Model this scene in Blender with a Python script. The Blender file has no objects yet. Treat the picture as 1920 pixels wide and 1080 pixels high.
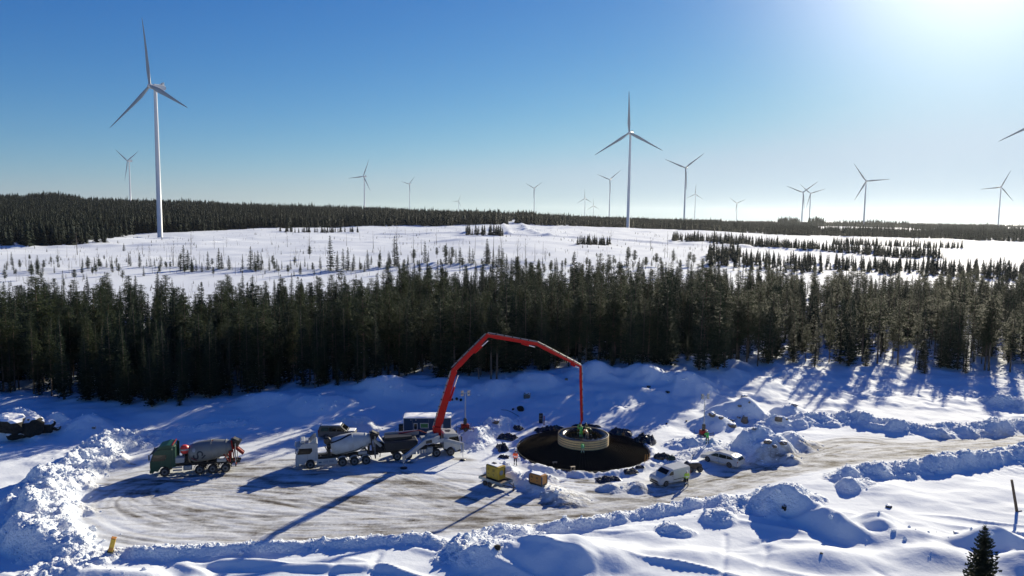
import bpy, math, random
import numpy as np
from mathutils import Vector, Matrix, Euler
random.seed(7)
rng = np.random.default_rng(11)
R = math.radians
scene = bpy.context.scene

# ---------------------------------------------------------------- camera
F = 1371.0
CAMZ = 29.0
PITCH, ROLL = R(5.5), R(0.75)
cd = bpy.data.cameras.new('camera')
cam = bpy.data.objects.new('camera', cd)
scene.collection.objects.link(cam)
scene.camera = cam
cd.sensor_width = 36.0
cd.lens = 36.0 * F / 1920.0
cd.clip_start, cd.clip_end = 0.5, 30000.0
CM = Euler((R(90) - PITCH, 0, 0)).to_matrix() @ Matrix.Rotation(ROLL, 3, 'Z')
cam.matrix_world = Matrix.Translation((0, 0, CAMZ)) @ CM.to_4x4()

# ---------------------------------------------------------------- light
SUN_EL, SUN_AZ = R(21.0), R(32.0)      # azimuth measured from +Y towards +X
world = bpy.data.worlds.new('World')
scene.world = world
world.use_nodes = True
wn = world.node_tree.nodes
wl = world.node_tree.links
sky = wn.new('ShaderNodeTexSky')
sky.sky_type = 'NISHITA'
sky.sun_disc = False
sky.sun_elevation = SUN_EL
sky.sun_rotation = SUN_AZ
sky.altitude = 250
sky.air_density = 1.0
sky.dust_density = 0.08
sky.ozone_density = 4.0
# camera colour response of the clear winter sky: one curve per channel
_s = wn.new('ShaderNodeSeparateColor'); _c = wn.new('ShaderNodeCombineColor'); wl.new(sky.outputs[0], _s.inputs[0])
for _i, (_gm, _kk, _mx) in enumerate(((1.85, 0.112, 3.1), (1.27, 0.315, 4.1), (0.74, 1.06, 5.3))):
    _p = wn.new('ShaderNodeMath'); _p.operation = 'POWER'; _p.inputs[1].default_value = _gm; wl.new(_s.outputs[_i], _p.inputs[0])
    _q = wn.new('ShaderNodeMath'); _q.operation = 'MULTIPLY'; _q.inputs[1].default_value = _kk; wl.new(_p.outputs[0], _q.inputs[0])
    _r = wn.new('ShaderNodeMath'); _r.operation = 'SMOOTH_MIN'; _r.inputs[1].default_value = _mx; _r.inputs[2].default_value = 1.5; wl.new(_q.outputs[0], _r.inputs[0]); wl.new(_r.outputs[0], _c.inputs[_i])
_tc = wn.new('ShaderNodeTexCoord'); _sp = wn.new('ShaderNodeSeparateXYZ'); wl.new(_tc.outputs['Generated'], _sp.inputs[0])
_ab = wn.new('ShaderNodeMath'); _ab.operation = 'ABSOLUTE'; wl.new(_sp.outputs[2], _ab.inputs[0])
_m = wn.new('ShaderNodeMath'); _m.operation = 'MULTIPLY'; _m.inputs[1].default_value = -12.0; wl.new(_ab.outputs[0], _m.inputs[0])
_e = wn.new('ShaderNodeMath'); _e.operation = 'EXPONENT'; wl.new(_m.outputs[0], _e.inputs[0])
_k = wn.new('ShaderNodeMath'); _k.operation = 'MULTIPLY'; _k.inputs[1].default_value = 0.3; wl.new(_e.outputs[0], _k.inputs[0])
_h = wn.new('ShaderNodeMixRGB'); _h.inputs[2].default_value = (2.6, 4.3, 5.1, 1); wl.new(_c.outputs[0], _h.inputs[1]); wl.new(_k.outputs[0], _h.inputs[0])   # pale haze low all round
# bright circumsolar glow round the sun that stands just above the frame
_sv = (math.sin(SUN_AZ) * math.cos(SUN_EL), math.cos(SUN_AZ) * math.cos(SUN_EL), math.sin(SUN_EL))
_d = wn.new('ShaderNodeVectorMath'); _d.operation = 'DOT_PRODUCT'; _d.inputs[1].default_value = _sv; wl.new(_tc.outputs['Generated'], _d.inputs[0])
_d1 = wn.new('ShaderNodeMath'); _d1.operation = 'MULTIPLY_ADD'; _d1.inputs[1].default_value = 68.0; _d1.inputs[2].default_value = -68.0; wl.new(_d.outputs['Value'], _d1.inputs[0])
_d2 = wn.new('ShaderNodeMath'); _d2.operation = 'EXPONENT'; wl.new(_d1.outputs[0], _d2.inputs[0])
_gl = wn.new('ShaderNodeMixRGB'); _gl.blend_type = 'ADD'; _gl.inputs[2].default_value = (9.0, 8.2, 7.4, 1); wl.new(_d2.outputs[0], _gl.inputs[0]); wl.new(_h.outputs[0], _gl.inputs[1])
wl.new(_gl.outputs[0], wn['Background'].inputs[0])
wn['Background'].inputs[1].default_value = 0.08
sl = bpy.data.lights.new('sun', 'SUN')
sl.energy = 4.8
sl.angle = R(0.55)
sl.color = (1.0, 0.90, 0.69)
sun = bpy.data.objects.new('sun', sl)
scene.collection.objects.link(sun)
sdir = Vector((math.sin(SUN_AZ) * math.cos(SUN_EL), math.cos(SUN_AZ) * math.cos(SUN_EL), math.sin(SUN_EL)))
sun.rotation_euler = sdir.to_track_quat('Z', 'Y').to_euler()
sun.location = (60, 100, 80)
scene.view_settings.view_transform = 'Standard'
scene.view_settings.look = 'None'
scene.view_settings.exposure = 0.75
scene.view_settings.gamma = 1.0
scene.view_settings.use_curve_mapping = False
try:
    scene.cycles.max_bounces = 6
    scene.cycles.transparent_max_bounces = 8
except Exception:
    pass

# ---------------------------------------------------------------- geometry of sight
def ray(px, py):
    d = CM @ Vector(((px - 960) / F, -(py - 540) / F, -1))
    return d / d.y                      # unit step in world Y
def gp(px, py, z=0.0):
    d = ray(px, py)
    t = (z - CAMZ) / d.z
    return Vector((d.x * t, t, z))
def atY(px, py, Y):
    d = ray(px, py)
    return Vector((d.x * Y, Y, CAMZ + d.z * Y))

# ---------------------------------------------------------------- numpy noise
def _h(ix, iy, s):
    n = (ix.astype(np.int64) * 374761393 + iy.astype(np.int64) * 668265263 + s * 974634777) & 0xffffffff
    n = ((n ^ (n >> 13)) * 1274126177) & 0xffffffff
    n = n ^ (n >> 16)
    return (n & 0xffffff) / float(0xffffff)
def noise(x, y, s=0):
    ix, iy = np.floor(x), np.floor(y)
    fx, fy = x - ix, y - iy
    def g(dx, dy):
        a = _h(ix + dx, iy + dy, s) * 2 * math.pi
        return np.cos(a) * (fx - dx) + np.sin(a) * (fy - dy)
    ux = fx * fx * fx * (fx * (fx * 6 - 15) + 10)
    uy = fy * fy * fy * (fy * (fy * 6 - 15) + 10)
    return 1.5 * ((g(0, 0) * (1 - ux) + g(1, 0) * ux) * (1 - uy) + (g(0, 1) * (1 - ux) + g(1, 1) * ux) * uy)
def fbm(x, y, s=0, o=4, gain=0.5):
    r, a = 0, 1.0
    for i in range(o):
        r = r + a * noise(x, y, s + i * 17)
        x, y, a = x * 2.03 + 3.1, y * 2.03 + 7.7, a * gain
    return r
def lumps(x, y, s=0):
    """chunky broken snow: distance to nearest jittered point"""
    ix, iy = np.floor(x), np.floor(y)
    best = np.full(x.shape, 9.0)
    hh = np.zeros(x.shape)
    for dx in (-1, 0, 1):
        for dy in (-1, 0, 1):
            jx, jy = ix + dx, iy + dy
            cx = jx + _h(jx, jy, s); cy = jy + _h(jx, jy, s + 5)
            d = (x - cx) ** 2 + (y - cy) ** 2
            m = d < best
            hh = np.where(m, _h(jx, jy, s + 9), hh)
            best = np.where(m, d, best)
    return np.clip(1 - best * 1.6, 0, 1) ** 0.5 * (0.25 + 0.75 * hh)
def sstep(a, b, v):
    t = np.clip((v - a) / (b - a), 0, 1)
    return t * t * (3 - 2 * t)
def seg_dist(X, Y, pts, closed=False):
    """distance to a polyline, and arc parameter 0..n-1"""
    best = np.full(X.shape, 1e9); par = np.zeros(X.shape)
    n = len(pts)
    for i in range(n if closed else n - 1):
        ax, ay = pts[i][0], pts[i][1]
        bx, by = pts[(i + 1) % n][0], pts[(i + 1) % n][1]
        dx, dy = bx - ax, by - ay
        L = dx * dx + dy * dy + 1e-9
        t = np.clip(((X - ax) * dx + (Y - ay) * dy) / L, 0, 1)
        d = (X - ax - t * dx) ** 2 + (Y - ay - t * dy) ** 2
        m = d < best
        best = np.where(m, d, best); par = np.where(m, i + t, par)
    return np.sqrt(best), par
def inside(X, Y, pts):
    r = np.zeros(X.shape, bool)
    n = len(pts)
    for i in range(n):
        ax, ay = pts[i][0], pts[i][1]; bx, by = pts[(i + 1) % n][0], pts[(i + 1) % n][1]
        if ay == by: continue
        c = ((ay > Y) != (by > Y)) & (X < (bx - ax) * (Y - ay) / (by - ay) + ax)
        r ^= c
    return r
def sdf(X, Y, pts):
    d, _ = seg_dist(X, Y, pts, True)
    return np.where(inside(X, Y, pts), -d, d)
def G(*pp, z=0.0):
    return [tuple(gp(a, b, z)[:2]) for a, b in pp]

# ---------------------------------------------------------------- terrain: large forms
# control table: distance -> height for several sight directions (image column at eye level)
ZD = np.array([0, 150, 200, 300, 450, 600, 800, 1000, 1300, 1600, 2500, 4500, 9000, 20000.])
ZT = {
    -900: [0, 0, 1, 4, 7, 10, 18, 31, 44, 48, 44, 40, 30, 0],
    0:    [0, 0, 1, 4, 7, 10, 18, 31, 43, 44, 40, 34, 26, 0],
    250:  [0, 0, 1, 4, 7.5, 9.9, 15, 26, 38, 39, 38, 32, 26, 0],
    600:  [0, 0, 1, 4.5, 9, 12, 15.8, 22, 31, 32, 32, 30, 24, 0],
    960:  [0, 0, 1, 5, 11, 14, 17.5, 20.5, 23, 23, 24, 24, 20, 0],
    1300: [0, 0, 1, 4, 9, 12, 14, 15, 16, 16, 18, 20, 18, 0],
    1500: [0, 0, 1, 2, 5, 8, 11, 12, 13, 17, 18, 18, 16, 0],
    1900: [0, 0, 0.5, 1.5, 3, 5, 8.5, 10.5, 12, 16, 17, 16, 14, 0],
    2800: [0, 0, 0.5, 1.5, 3, 5, 8.5, 10.5, 12, 16, 17, 16, 14, 0],
}
_zk = sorted(ZT)
_zt = np.array([ZT[k] for k in _zk], float)
def zlarge(X, Y):
    Yc = np.maximum(Y, 30.0)
    px = np.clip(960 + F * X / Yc, _zk[0], _zk[-1])
    fi = np.interp(px, _zk, np.arange(len(_zk)))
    i0 = np.clip(np.floor(fi).astype(int), 0, len(_zk) - 2); f = fi - i0
    f = f * f * (3 - 2 * f)
    d = np.clip(Y, 0, 19999)
    di = np.interp(d, ZD, np.arange(len(ZD)))
    j0 = np.clip(np.floor(di).astype(int), 0, len(ZD) - 2); g = di - j0
    a = _zt[i0, j0] * (1 - g) + _zt[i0, j0 + 1] * g
    b = _zt[i0 + 1, j0] * (1 - g) + _zt[i0 + 1, j0 + 1] * g
    z = a * (1 - f) + b * f
    amp = sstep(170, 420, Y)
    z = z + amp * (fbm(X / 90, Y / 90, 3, 3) * 1.3 + fbm(X / 22, Y / 22, 5, 2) * 0.42)
    z = z + sstep(1800, 5000, Y) * fbm(X / 1400, Y / 1400, 8, 3) * 14
    return z

# bank behind the pad rising to the forest edge
TOE = G((-300, 838), (0, 832), (250, 812), (420, 806), (600, 800), (740, 790), (880, 790), (960, 790), (1100, 800), (1240, 805),
        (1400, 790), (1560, 760), (1750, 735), (2100, 728))
CRX = [-120, -84, -62, -45, -28, -12, 0, 12, 22, 36, 52, 75, 100, 140]
CRH = [0.3, 0.6, 1.0, 1.4, 2.3, 2.6, 2.9, 3.6, 3.4, 3.0, 1.6, 0.8, 0.8, 0.8]
CRY = [112, 110, 106, 106, 110, 117, 120, 124, 128, 132, 138, 146, 150, 155]
_tx = [p[0] for p in TOE]; _ty = [p[1] for p in TOE]

# pad and road outline (packed snow, level)
PAD = G((238, 842), (205, 868), (165, 905), (150, 940), (150, 975), (170, 1010), (215, 1034), (400, 1030), (600, 1020),
        (760, 1010), (860, 1005), (1000, 995), (1190, 963), (1310, 940), (1400, 918), (1520, 884), (1620, 868), (1760, 858), (1925, 838), (2300, 800),
        (2300, 780), (1925, 808), (1800, 820), (1700, 822), (1620, 812), (1560, 820), (1500, 838), (1480, 850), (1400, 866), (1300, 842), (1240, 850), (1228, 800), (1100, 790), (960, 805),
        (965, 880), (900, 870), (872, 845), (880, 800), (740, 790), (600, 805), (420, 815), (300, 828))
FND = gp(1093, 846)                     # foundation centre
FR = 8.25

# ploughed berms: (pixel polyline, crest height, half width, chunk strength)
BERMS = [
    ([(245, 828), (222, 836), (172, 870), (120, 905), (85, 940), (72, 975), (95, 1015), (130, 1050)], 2.0, 3.9, 1.0),
    ([(190, 1042), (300, 1038), (420, 1034), (560, 1027), (700, 1018), (800, 1013), (842, 1030)], 0.7, 1.15, 0.8),
    ([(842, 1045), (868, 1028), (900, 1012), (950, 1003), (1000, 998)], 1.0, 1.7, 0.9),
    ([(1000, 996), (1100, 985), (1190, 968), (1310, 947), (1380, 936)], 0.85, 1.2, 0.8),
    ([(1370, 955), (1415, 945), (1445, 932), (1480, 928), (1520, 935)], 1.3, 1.9, 0.8),
    ([(1575, 898), (1650, 888), (1700, 885), (1760, 878), (1830, 866), (1925, 850), (2150, 815)], 1.55, 2.2, 0.7),
    ([(1590, 915), (1620, 912)], 1.0, 1.6, 0.7),
    ([(1440, 800), (1520, 792), (1600, 790), (1680, 803), (1760, 812), (1840, 808), (1925, 800), (2200, 775)], 1.6, 2.7, 0.7),
    ([(1860, 755), (1900, 765), (1960, 775)], 1.7, 3.0, 0.8),
    ([(245, 826), (330, 812), (420, 800), (470, 795)], 0.8, 1.6, 0.5),
    ([(1400, 868), (1455, 856), (1495, 846)], 0.8, 1.3, 0.4),
    ([(880, 838), (900, 822), (925, 806), (955, 795)], 1.7, 2.6, 0.6),
    ([(930, 880), (975, 900), (1040, 930), (1080, 938)], 0.75, 1.9, 0.5),
    ([(1150, 918), (1195, 915)], 0.9, 1.8, 0.4),
    ([(1240, 868), (1300, 850), (1360, 838)], 0.5, 1.6, 0.6),
]
# single heaps: (px, py of its base centre, height, radius x, radius y, chunk, sharp)
HEAPS = [
    (1010, 1052, 1.75, 8.0, 4.6, 0.0, 1.0), (1110, 1042, 0.9, 6.5, 3.6, 0.0, 1.0), (900, 1048, 0.8, 3.2, 2.6, 0.5, 1.0),
    (1465, 962, 2.7, 2.9, 3.2, 0.6, 1.0), (1530, 978, 1.6, 3.2, 3.2, 0.05, 1.0), (1262, 998, 0.7, 2.0, 1.3, 0.6, 1.0), (1350, 976, 0.9, 2.6, 1.8, 0.6, 1.0),
    (1572, 1000, 1.7, 2.6, 3.0, 0.05, 1.0), (1645, 985, 1.4, 3.0, 2.6, 0.05, 1.0), (1700, 1010, 1.0, 5.0, 3.0, 0.05, 1.0), (1860, 1020, 1.5, 4.5, 2.8, 0.05, 1.0),
    (1750, 1045, 0.9, 5.0, 3.0, 0.02, 1.0), (1920, 1060, 1.3, 4.0, 3.0, 0.02, 1.0), (1560, 1050, 0.8, 6, 3, 0.0, 1.0), (200, 1078, 0.4, 6, 1.2, 0.1, 1.0), (1300, 1045, 0.6, 6, 2.4, 0.0, 1.0),
    (600, 1066, 0.45, 9, 0.9, 0.05, 1.0), (450, 1058, 0.5, 5, .8, 0.05, 1.0),
    (1437, 850, 2.3, 4.6, 4.2, 0.35, 1.0), (1490, 835, 1.5, 4.0, 3.0, 0.3, 1.0), (1405, 838, 1.5, 3.0, 3.0, 0.4, 1.0),
    (1395, 782, 2.9, 5.5, 4.5, 0.12, 1.0), (1480, 778, 1.6, 4.0, 3.5, 0.12, 1.0), (1340, 800, 1.6, 4.5, 3.0, 0.2, 1.0), (1290, 745, 2.2, 5.0, 4.5, 0.1, 1.0), (1240, 742, 1.8, 4.0, 4.0, 0.1, 1.0),
    (1195, 735, 2.2, 4.5, 4.5, 0.1, 1.0), (1112, 735, 2.0, 5.5, 4.5, 0.05, 1.0), (1300, 712, 1.5, 4, 4, 0.1, 1.0), (1000, 745, 1.6, 6, 4, 0.1, 1.0), (930, 752, 1.4, 5, 4, 0.1, 1),
    (655, 800, 1.6, 5.0, 3.0, 0.3, 1.0), (600, 775, 1.3, 6.0, 4.0, 0.1, 1.0), (500, 770, 1.1, 6.0, 4.0, 0.1, 1.0), (830, 760, 1.2, 6.0, 4.0, 0.1, 1.0), (720, 752, 1.4, 6, 4, 0.1, 1),
    (160, 805, 1.7, 5.0, 4.0, 0.1, 1.0), (45, 812, 3.0, 6.5, 4.0, 0.35, 1.0), (1320, 835, 0.7, 3.5, 2.2, 0.4, 1.0), (1275, 835, 0.6, 2.6, 2.0, 0.5, 1.0),
    (940, 890, 0.7, 2.2, 1.5, 0.6, 1.0), (1010, 900, 0.7, 2.0, 1.5, 0.5, 1.0),
]
BERMS = [(G(*b[0]),) + b[1:] for b in BERMS]
HEAPS = [tuple(gp(h[0], h[1])[:2]) + h[2:] for h in HEAPS]
# vehicle tracks: centre lines along which wheels ran (pixel polylines)
NX0, NX1, NY0, NY1 = -104.0, 112.0, 50.0, 156.0
gx = np.arange(NX0, NX1 + .01, 0.18)
gy = np.concatenate([np.arange(NY0, 104, 0.19), np.arange(104, NY1 + .01, 0.40)])
GX, GY = np.meshgrid(gx, gy)

def znear(X, Y):
    z = zlarge(X, Y)
    toe = np.interp(X, _tx, _ty); cy = np.interp(X, CRX, CRY); ch = np.interp(X, CRX, CRH)
    z = z + ch * sstep(0, 1, (Y - toe) / np.maximum(cy - toe, 4)) * (1 - 0.6 * sstep(0, 25, Y - cy))
    pd = sdf(X, Y, PAD)
    off = sstep(0.0, 3.5, pd)                       # 0 on pad, 1 off pad
    soft = fbm(X / 11, Y / 8, 21, 3) * 0.55 + fbm(X / 4, Y / 3, 31, 2) * 0.10
    south = sstep(84, 60, Y)
    # wind-shaped drift ridges in the foreground, running obliquely
    u = (X * 0.35 + Y * 0.94); v = (X * 0.94 - Y * 0.35)
    dr = noise(v / 26, u / 4.2, 77)
    drift = np.maximum(0, 1 - np.abs(dr) * 3.2) ** 2 * 0.38 * (0.5 + noise(X / 9, Y / 9, 4))
    z = z + off * (soft * 0.75 * (1 - .55 * south) + south * np.maximum(drift, 0))
    z = z + off * sstep(100, 112, Y) * (fbm(X / 5, Y / 5, 41, 3) * 0.35)
    l1 = lumps(X / 0.72, Y / 0.72, 3); l2 = lumps(X / 0.42, Y / 0.42, 8); l3 = fbm(X / 0.8, Y / 0.8, 91, 4, .65)
    wob = fbm(X / 3.5, Y / 3.5, 61, 2)
    CH = np.zeros_like(X)
    ridg = 1 - np.abs(fbm(X / 0.75, Y / 0.75, 131, 4, .6)) * 1.6
    for pts, h, w, ch_ in BERMS:
        x0 = min(p[0] for p in pts) - 3 * w; x1 = max(p[0] for p in pts) + 3 * w
        y0 = min(p[1] for p in pts) - 3 * w; y1 = max(p[1] for p in pts) + 3 * w
        m = (X > x0) & (X < x1) & (Y > y0) & (Y < y1)
        if not m.any(): continue
        xs, ys = X[m], Y[m]
        d, par = seg_dist(xs + wob[m] * w * .35, ys + wob[m] * w * .3, pts)
        n = len(pts) - 1
        ends = sstep(-0.02, 0.35, par) * sstep(n + .02, n - 0.35, par) if n > 1 else 1.0
        p = np.clip(1 - d / w, 0, 1)
        prof = sstep(0, 0.85, p)
        hh = h * 0.85 * (0.8 + 0.6 * wob[m]) * (0.35 + 0.65 * ends) * prof
        near_ = sstep(0, 0.25, p)
        hh = hh + ch_ * near_ * (l1[m] * 0.24 + l2[m] * 0.18 + l3[m] * 0.14 + ridg[m] * 0.12) * min(1.0, 0.35 + h * 0.35)
        CH[m] = np.maximum(CH[m], ch_ * near_)
        z[m] = np.maximum(z[m], z[m] * 0.3 + hh)
    for x0, y0, h, rx, ry, ch_, _ in HEAPS:
        m = (np.abs(X - x0) < rx * 1.6) & (np.abs(Y - y0) < ry * 1.6)
        if not m.any(): continue
        xs, ys = X[m], Y[m]
        q = np.sqrt(((xs - x0) / rx) ** 2 + ((ys - y0) / ry) ** 2) + wob[m] * (0.10 + 0.2 * min(1, ch_ * 3))
        prof = np.clip(1 - q, 0, 1)
        prof = sstep(0, 1.0, prof) * 0.75 + prof * 0.25
        hh = h * prof
        hh = hh + ch_ * sstep(0, 0.2, prof) * (l1[m] * 0.24 + l2[m] * 0.18 + l3[m] * 0.14 + ridg[m] * 0.12)
        CH[m] = np.maximum(CH[m], ch_ * sstep(0, 0.2, prof))
        z[m] = z[m] + hh
    # disturbed small-scale snow between the works
    z = z + off * sstep(100, 92, Y) * sstep(80, 86, Y) * (l2 * 0.10 + l3 * 0.05)
    z = z + (1 - off) * fbm(X / 2.2, Y / 1.2, 55, 2) * 0.03
    # level seat for the foundation
    fd = np.hypot(X - FND.x, Y - FND.y)
    k = sstep(FR + .55, FR + 0.1, fd)
    z = z * (1 - k) + 0.0 * k
    z = z + 0.40 * sstep(FR - .35, FR + .2, fd) * sstep(FR + 1.5, FR + .5, fd) * np.clip(.25 + l1 * .8 + wob * .9 + l3 * .3, 0, 1.2)
    return z, CH

HN, CHUNK = znear(GX, GY)

# raster of ruts and dirt
DIRT = np.zeros_like(HN)
RUT = np.zeros_like(HN)
def stroke(pts, w, amt, arr, wob=0.25, dash=0.0):
    L = 0; P = [np.array(p[:2], float) for p in pts]
    out = []
    for a, b in zip(P[:-1], P[1:]):
        n = max(2, int(np.linalg.norm(b - a) / 0.25))
        for i in range(n): out.append(a + (b - a) * i / n)
    if not out: return
    sd = random.random() * 100
    for i, p in enumerate(out):
        a = amt
        if dash:
            a *= max(0.0, 0.5 + 0.9 * float(noise(np.array([i * 0.04 + sd]), np.array([sd]), 2)[0]) - dash * 0.3)
        o = wob * float(noise(np.array([i * 0.03 + sd]), np.array([sd * 2]), 6)[0])
        x, y = p[0] + o, p[1] + o
        i0, i1 = np.searchsorted(gx, [x - 2 * w, x + 2 * w]); j0, j1 = np.searchsorted(gy, [y - 2 * w, y + 2 * w])
        if i0 >= i1 or j0 >= j1: continue
        d2 = ((GX[j0:j1, i0:i1] - x) ** 2 + (GY[j0:j1, i0:i1] - y) ** 2) / (w * w)
        arr[j0:j1, i0:i1] = np.maximum(arr[j0:j1, i0:i1], a * np.exp(-d2 * 2.0))
def smooth(pts, n=3):
    for _ in range(n):
        q = [pts[0]]
        for a, b in zip(pts[:-1], pts[1:]):
            q.append((a[0] * .75 + b[0] * .25, a[1] * .75 + b[1] * .25)); q.append((a[0] * .25 + b[0] * .75, a[1] * .25 + b[1] * .75))
        q.append(pts[-1]); pts = q
    return pts
def offset(pts, o):
    r = []
    for i, p in enumerate(pts):
        a = pts[max(0, i - 1)]; b = pts[min(len(pts) - 1, i + 1)]
        dx, dy = b[0] - a[0], b[1] - a[1]; L = math.hypot(dx, dy) + 1e-9
        r.append((p[0] - dy / L * o, p[1] + dx / L * o))
    return r
MAINS = [
    (smooth(G((1990, 818), (1800, 838), (1640, 846), (1500, 862), (1400, 892), (1250, 930), (1100, 955), (900, 962), (700, 950), (500, 915), (380, 905), (250, 900))), 5),
    (smooth(G((1990, 820), (1800, 836), (1600, 856), (1440, 892), (1250, 940), (1050, 966), (820, 975), (600, 985), (420, 975), (300, 945), (260, 920), (330, 895), (480, 880), (600, 880))), 6),
    (smooth(G((1700, 842), (1560, 866), (1400, 900), (1200, 942), (1000, 960), (850, 950), (760, 915), (700, 890))), 5),
    (smooth(G((1660, 832), (1600, 826), (1540, 838), (1480, 862), (1380, 896))), 3),
    (smooth(G((1000, 962), (860, 920), (800, 905), (740, 880))), 4),
    (smooth(G((560, 890), (440, 890), (380, 895), (250, 905), (180, 935), (175, 965), (230, 1000), (400, 1015), (600, 1005), (800, 990))), 5),
]
for pts, k in MAINS:
    for j in range(int(k * 1.7)):
        o = random.gauss(0, 1.5)
        for s in (-1.0, 1.0):
            stroke(offset(pts, o + s), random.uniform(0.14, 0.40), random.uniform(0.35, 1.0), DIRT, 0.3, 1.0)
            stroke(offset(pts, o + s), 0.26, random.uniform(0.02, 0.07), RUT, 0.3)
# single crossing tyre tracks
for _ in range(26):
    x0_, y0_ = random.uniform(220, 1300), random.uniform(900, 1000); a_ = random.uniform(-.5, .5); L_ = random.uniform(90, 260)
    pp_ = G((x0_ - L_, y0_ - L_ * a_ * .35), (x0_, y0_), (x0_ + L_, y0_ + random.uniform(-.3, .3) * L_ * .3))
    pp_ = smooth(pp_, 2); am_ = random.uniform(.25, .9)
    for s in (-.95, .95):
        stroke(offset(pp_, s), 0.15, am_, DIRT, 0.1, 0.6); stroke(offset(pp_, s), 0.24, random.uniform(.03, .07), RUT, 0.1)
# dirty patches
for px, py, w, a in [(800, 930, 2.2, .5), (860, 900, 1.2, .6), (700, 935, 1.6, .45), (1110, 905, 0.9, .9), (1125, 925, 0.9, .8), (1160, 938, 1.5, .45), (380, 958, 1.3, .5), (760, 905, 2.0, .5),
                     (880, 862, 1.0, .7), (905, 858, 0.8, .6), (1290, 905, 1.6, .45), (1500, 838, .5, .6), (460, 895, 2.2, .45), (340, 868, 0.6, .7), (245, 870, .5, .8), (560, 905, 1.8, .35),
                     (1400, 885, 1.5, .4), (950, 972, 2.0, .4), (870, 985, 2, .35), (930, 925, 2, .3), (620, 890, 2, .5), (745, 865, 1.2, .5), (1092, 898, .6, .9), (1100, 890, .6, .8)]:
    p = gp(px, py)
    stroke([(p.x - w * 1.5, p.y + .3), (p.x + w * 1.5, p.y - .3)], w * .55, a, DIRT, 0.5)
pdm = sdf(GX, GY, PAD)
onpad = sstep(0.6, -1.2, pdm)
ang = fbm(GX / 7.0, GY / 1.3, 33, 4) * 0.5 + fbm(GX / 2.0, GY / 0.9, 44, 3) * 0.4
mainw = np.zeros_like(HN)
for pts, k in MAINS[:4]:
    d, _ = seg_dist(GX, GY, pts)
    mainw = np.maximum(mainw, np.clip(1 - d / 5.5, 0, 1))
DIRT = onpad * np.clip(DIRT * (0.5 + 0.9 * (ang + .35)) + mainw * (0.10 + 0.62 * np.clip(ang + 0.05, 0, 1)) + 0.05 + 0.10 * np.clip(ang, 0, 1), 0, 1)
# tracks that cross clean snow (footprints, snowmobile and tyre tracks)
for pp, w, dep in [([(700, 1080), (705, 1050), (716, 1035)], .3, .22), ([(632, 1040), (628, 1070), (620, 1085)], .3, .2), ([(1420, 1080), (1438, 1040), (1432, 1000), (1440, 985)], .3, .22),
                   ([(1355, 1080), (1362, 1020), (1362, 1000)], .25, .16), ([(1150, 1080), (1320, 1040), (1480, 1010)], .35, .2), ([(1480, 985), (1530, 1010)], .3, .18),
                   ([(1215, 880), (1200, 905), (1190, 935)], .35, .14), ([(1225, 882), (1212, 905), (1203, 935)], .35, .14), ([(1615, 1060), (1680, 1085)], .3, .15),
                   ([(310, 1050), (330, 1085)], .8, .5), ([(380, 1045), (395, 1085)], .8, .5), ([(240, 848), (210, 870), (178, 905), (163, 930), (160, 970)], .25, .1),
                   ([(1095, 885), (1100, 940)], .4, .12), ([(1130, 885), (1150, 940)], .4, .12)]:
    stroke(G(*pp), w * 1.5, dep, RUT, 0.15, 0.5)
HN -= RUT

# ---------------------------------------------------------------- far terrain grid
fx_ = np.concatenate([-np.geomspace(14000, 620, 46), np.arange(-600, -104.1, 3.6), np.arange(-104, 112.1, 3.0), np.arange(115, 640, 3.6), np.geomspace(660, 14000, 46)])
fy_ = np.concatenate([np.linspace(-400, 50, 30), np.arange(54, 156, 4.), np.arange(156, 320, 2.2), np.arange(320, 1000, 3.2), np.geomspace(1005, 16000, 120)])
FX, FY = np.meshgrid(fx_, fy_)
HF = zlarge(FX, FY)
_toe = np.interp(FX, _tx, _ty); _cy = np.interp(FX, CRX, CRY); _ch = np.interp(FX, CRX, CRH)
HF = HF + _ch * sstep(0, 1, (FY - _toe) / np.maximum(_cy - _toe, 4)) * (1 - 0.6 * sstep(0, 25, FY - _cy))
HF += sstep(60, 30, FY) * fbm(FX / 11, FY / 8, 21, 3) * 0.4
def far_line(pts, h, w, sharp=1.0):
    global HF
    d, _ = seg_dist(FX, FY, pts)
    p = np.clip(1 - d / w, 0, 1)
    HF += h * sstep(0, 1, p) * (0.75 + 0.6 * fbm(FX / 9, FY / 9, 13, 2))
def _bil(xs, ys, Z, x, y):
    i = np.clip(np.searchsorted(xs, x) - 1, 0, len(xs) - 2); j = np.clip(np.searchsorted(ys, y) - 1, 0, len(ys) - 2)
    tx = np.clip((x - xs[i]) / (xs[i + 1] - xs[i]), 0, 1); ty = np.clip((y - ys[j]) / (ys[j + 1] - ys[j]), 0, 1)
    return (Z[j, i] * (1 - tx) + Z[j, i + 1] * tx) * (1 - ty) + (Z[j + 1, i] * (1 - tx) + Z[j + 1, i + 1] * tx) * ty
def hz(x, y):
    x = np.asarray(x, float); y = np.asarray(y, float)
    n = (x > NX0 + .3) & (x < NX1 - .3) & (y > NY0 + .3) & (y < NY1 - .5)
    return np.where(n, _bil(gx, gy, HN, x, y), _bil(fx_, fy_, HF, x, y))
def H(x, y): return float(hz(x, y))
_steps = np.concatenate([np.arange(50, 160, 0.25), np.geomspace(160, 12000, 1600)])
def hit(px, py):
    d = ray(px, py)
    z = CAMZ + d.z * _steps
    h = hz(d.x * _steps, _steps)
    k = np.nonzero(z <= h)[0]
    t = _steps[k[0]] if len(k) else 12000.0
    if len(k) and k[0] > 0:
        a, b = _steps[k[0] - 1], _steps[k[0]]
        for _ in range(12):
            m = (a + b) / 2
            if CAMZ + d.z * m <= H(d.x * m, m): b = m
            else: a = m
        t = b
    return Vector((d.x * t, t, H(d.x * t, t)))

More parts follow.
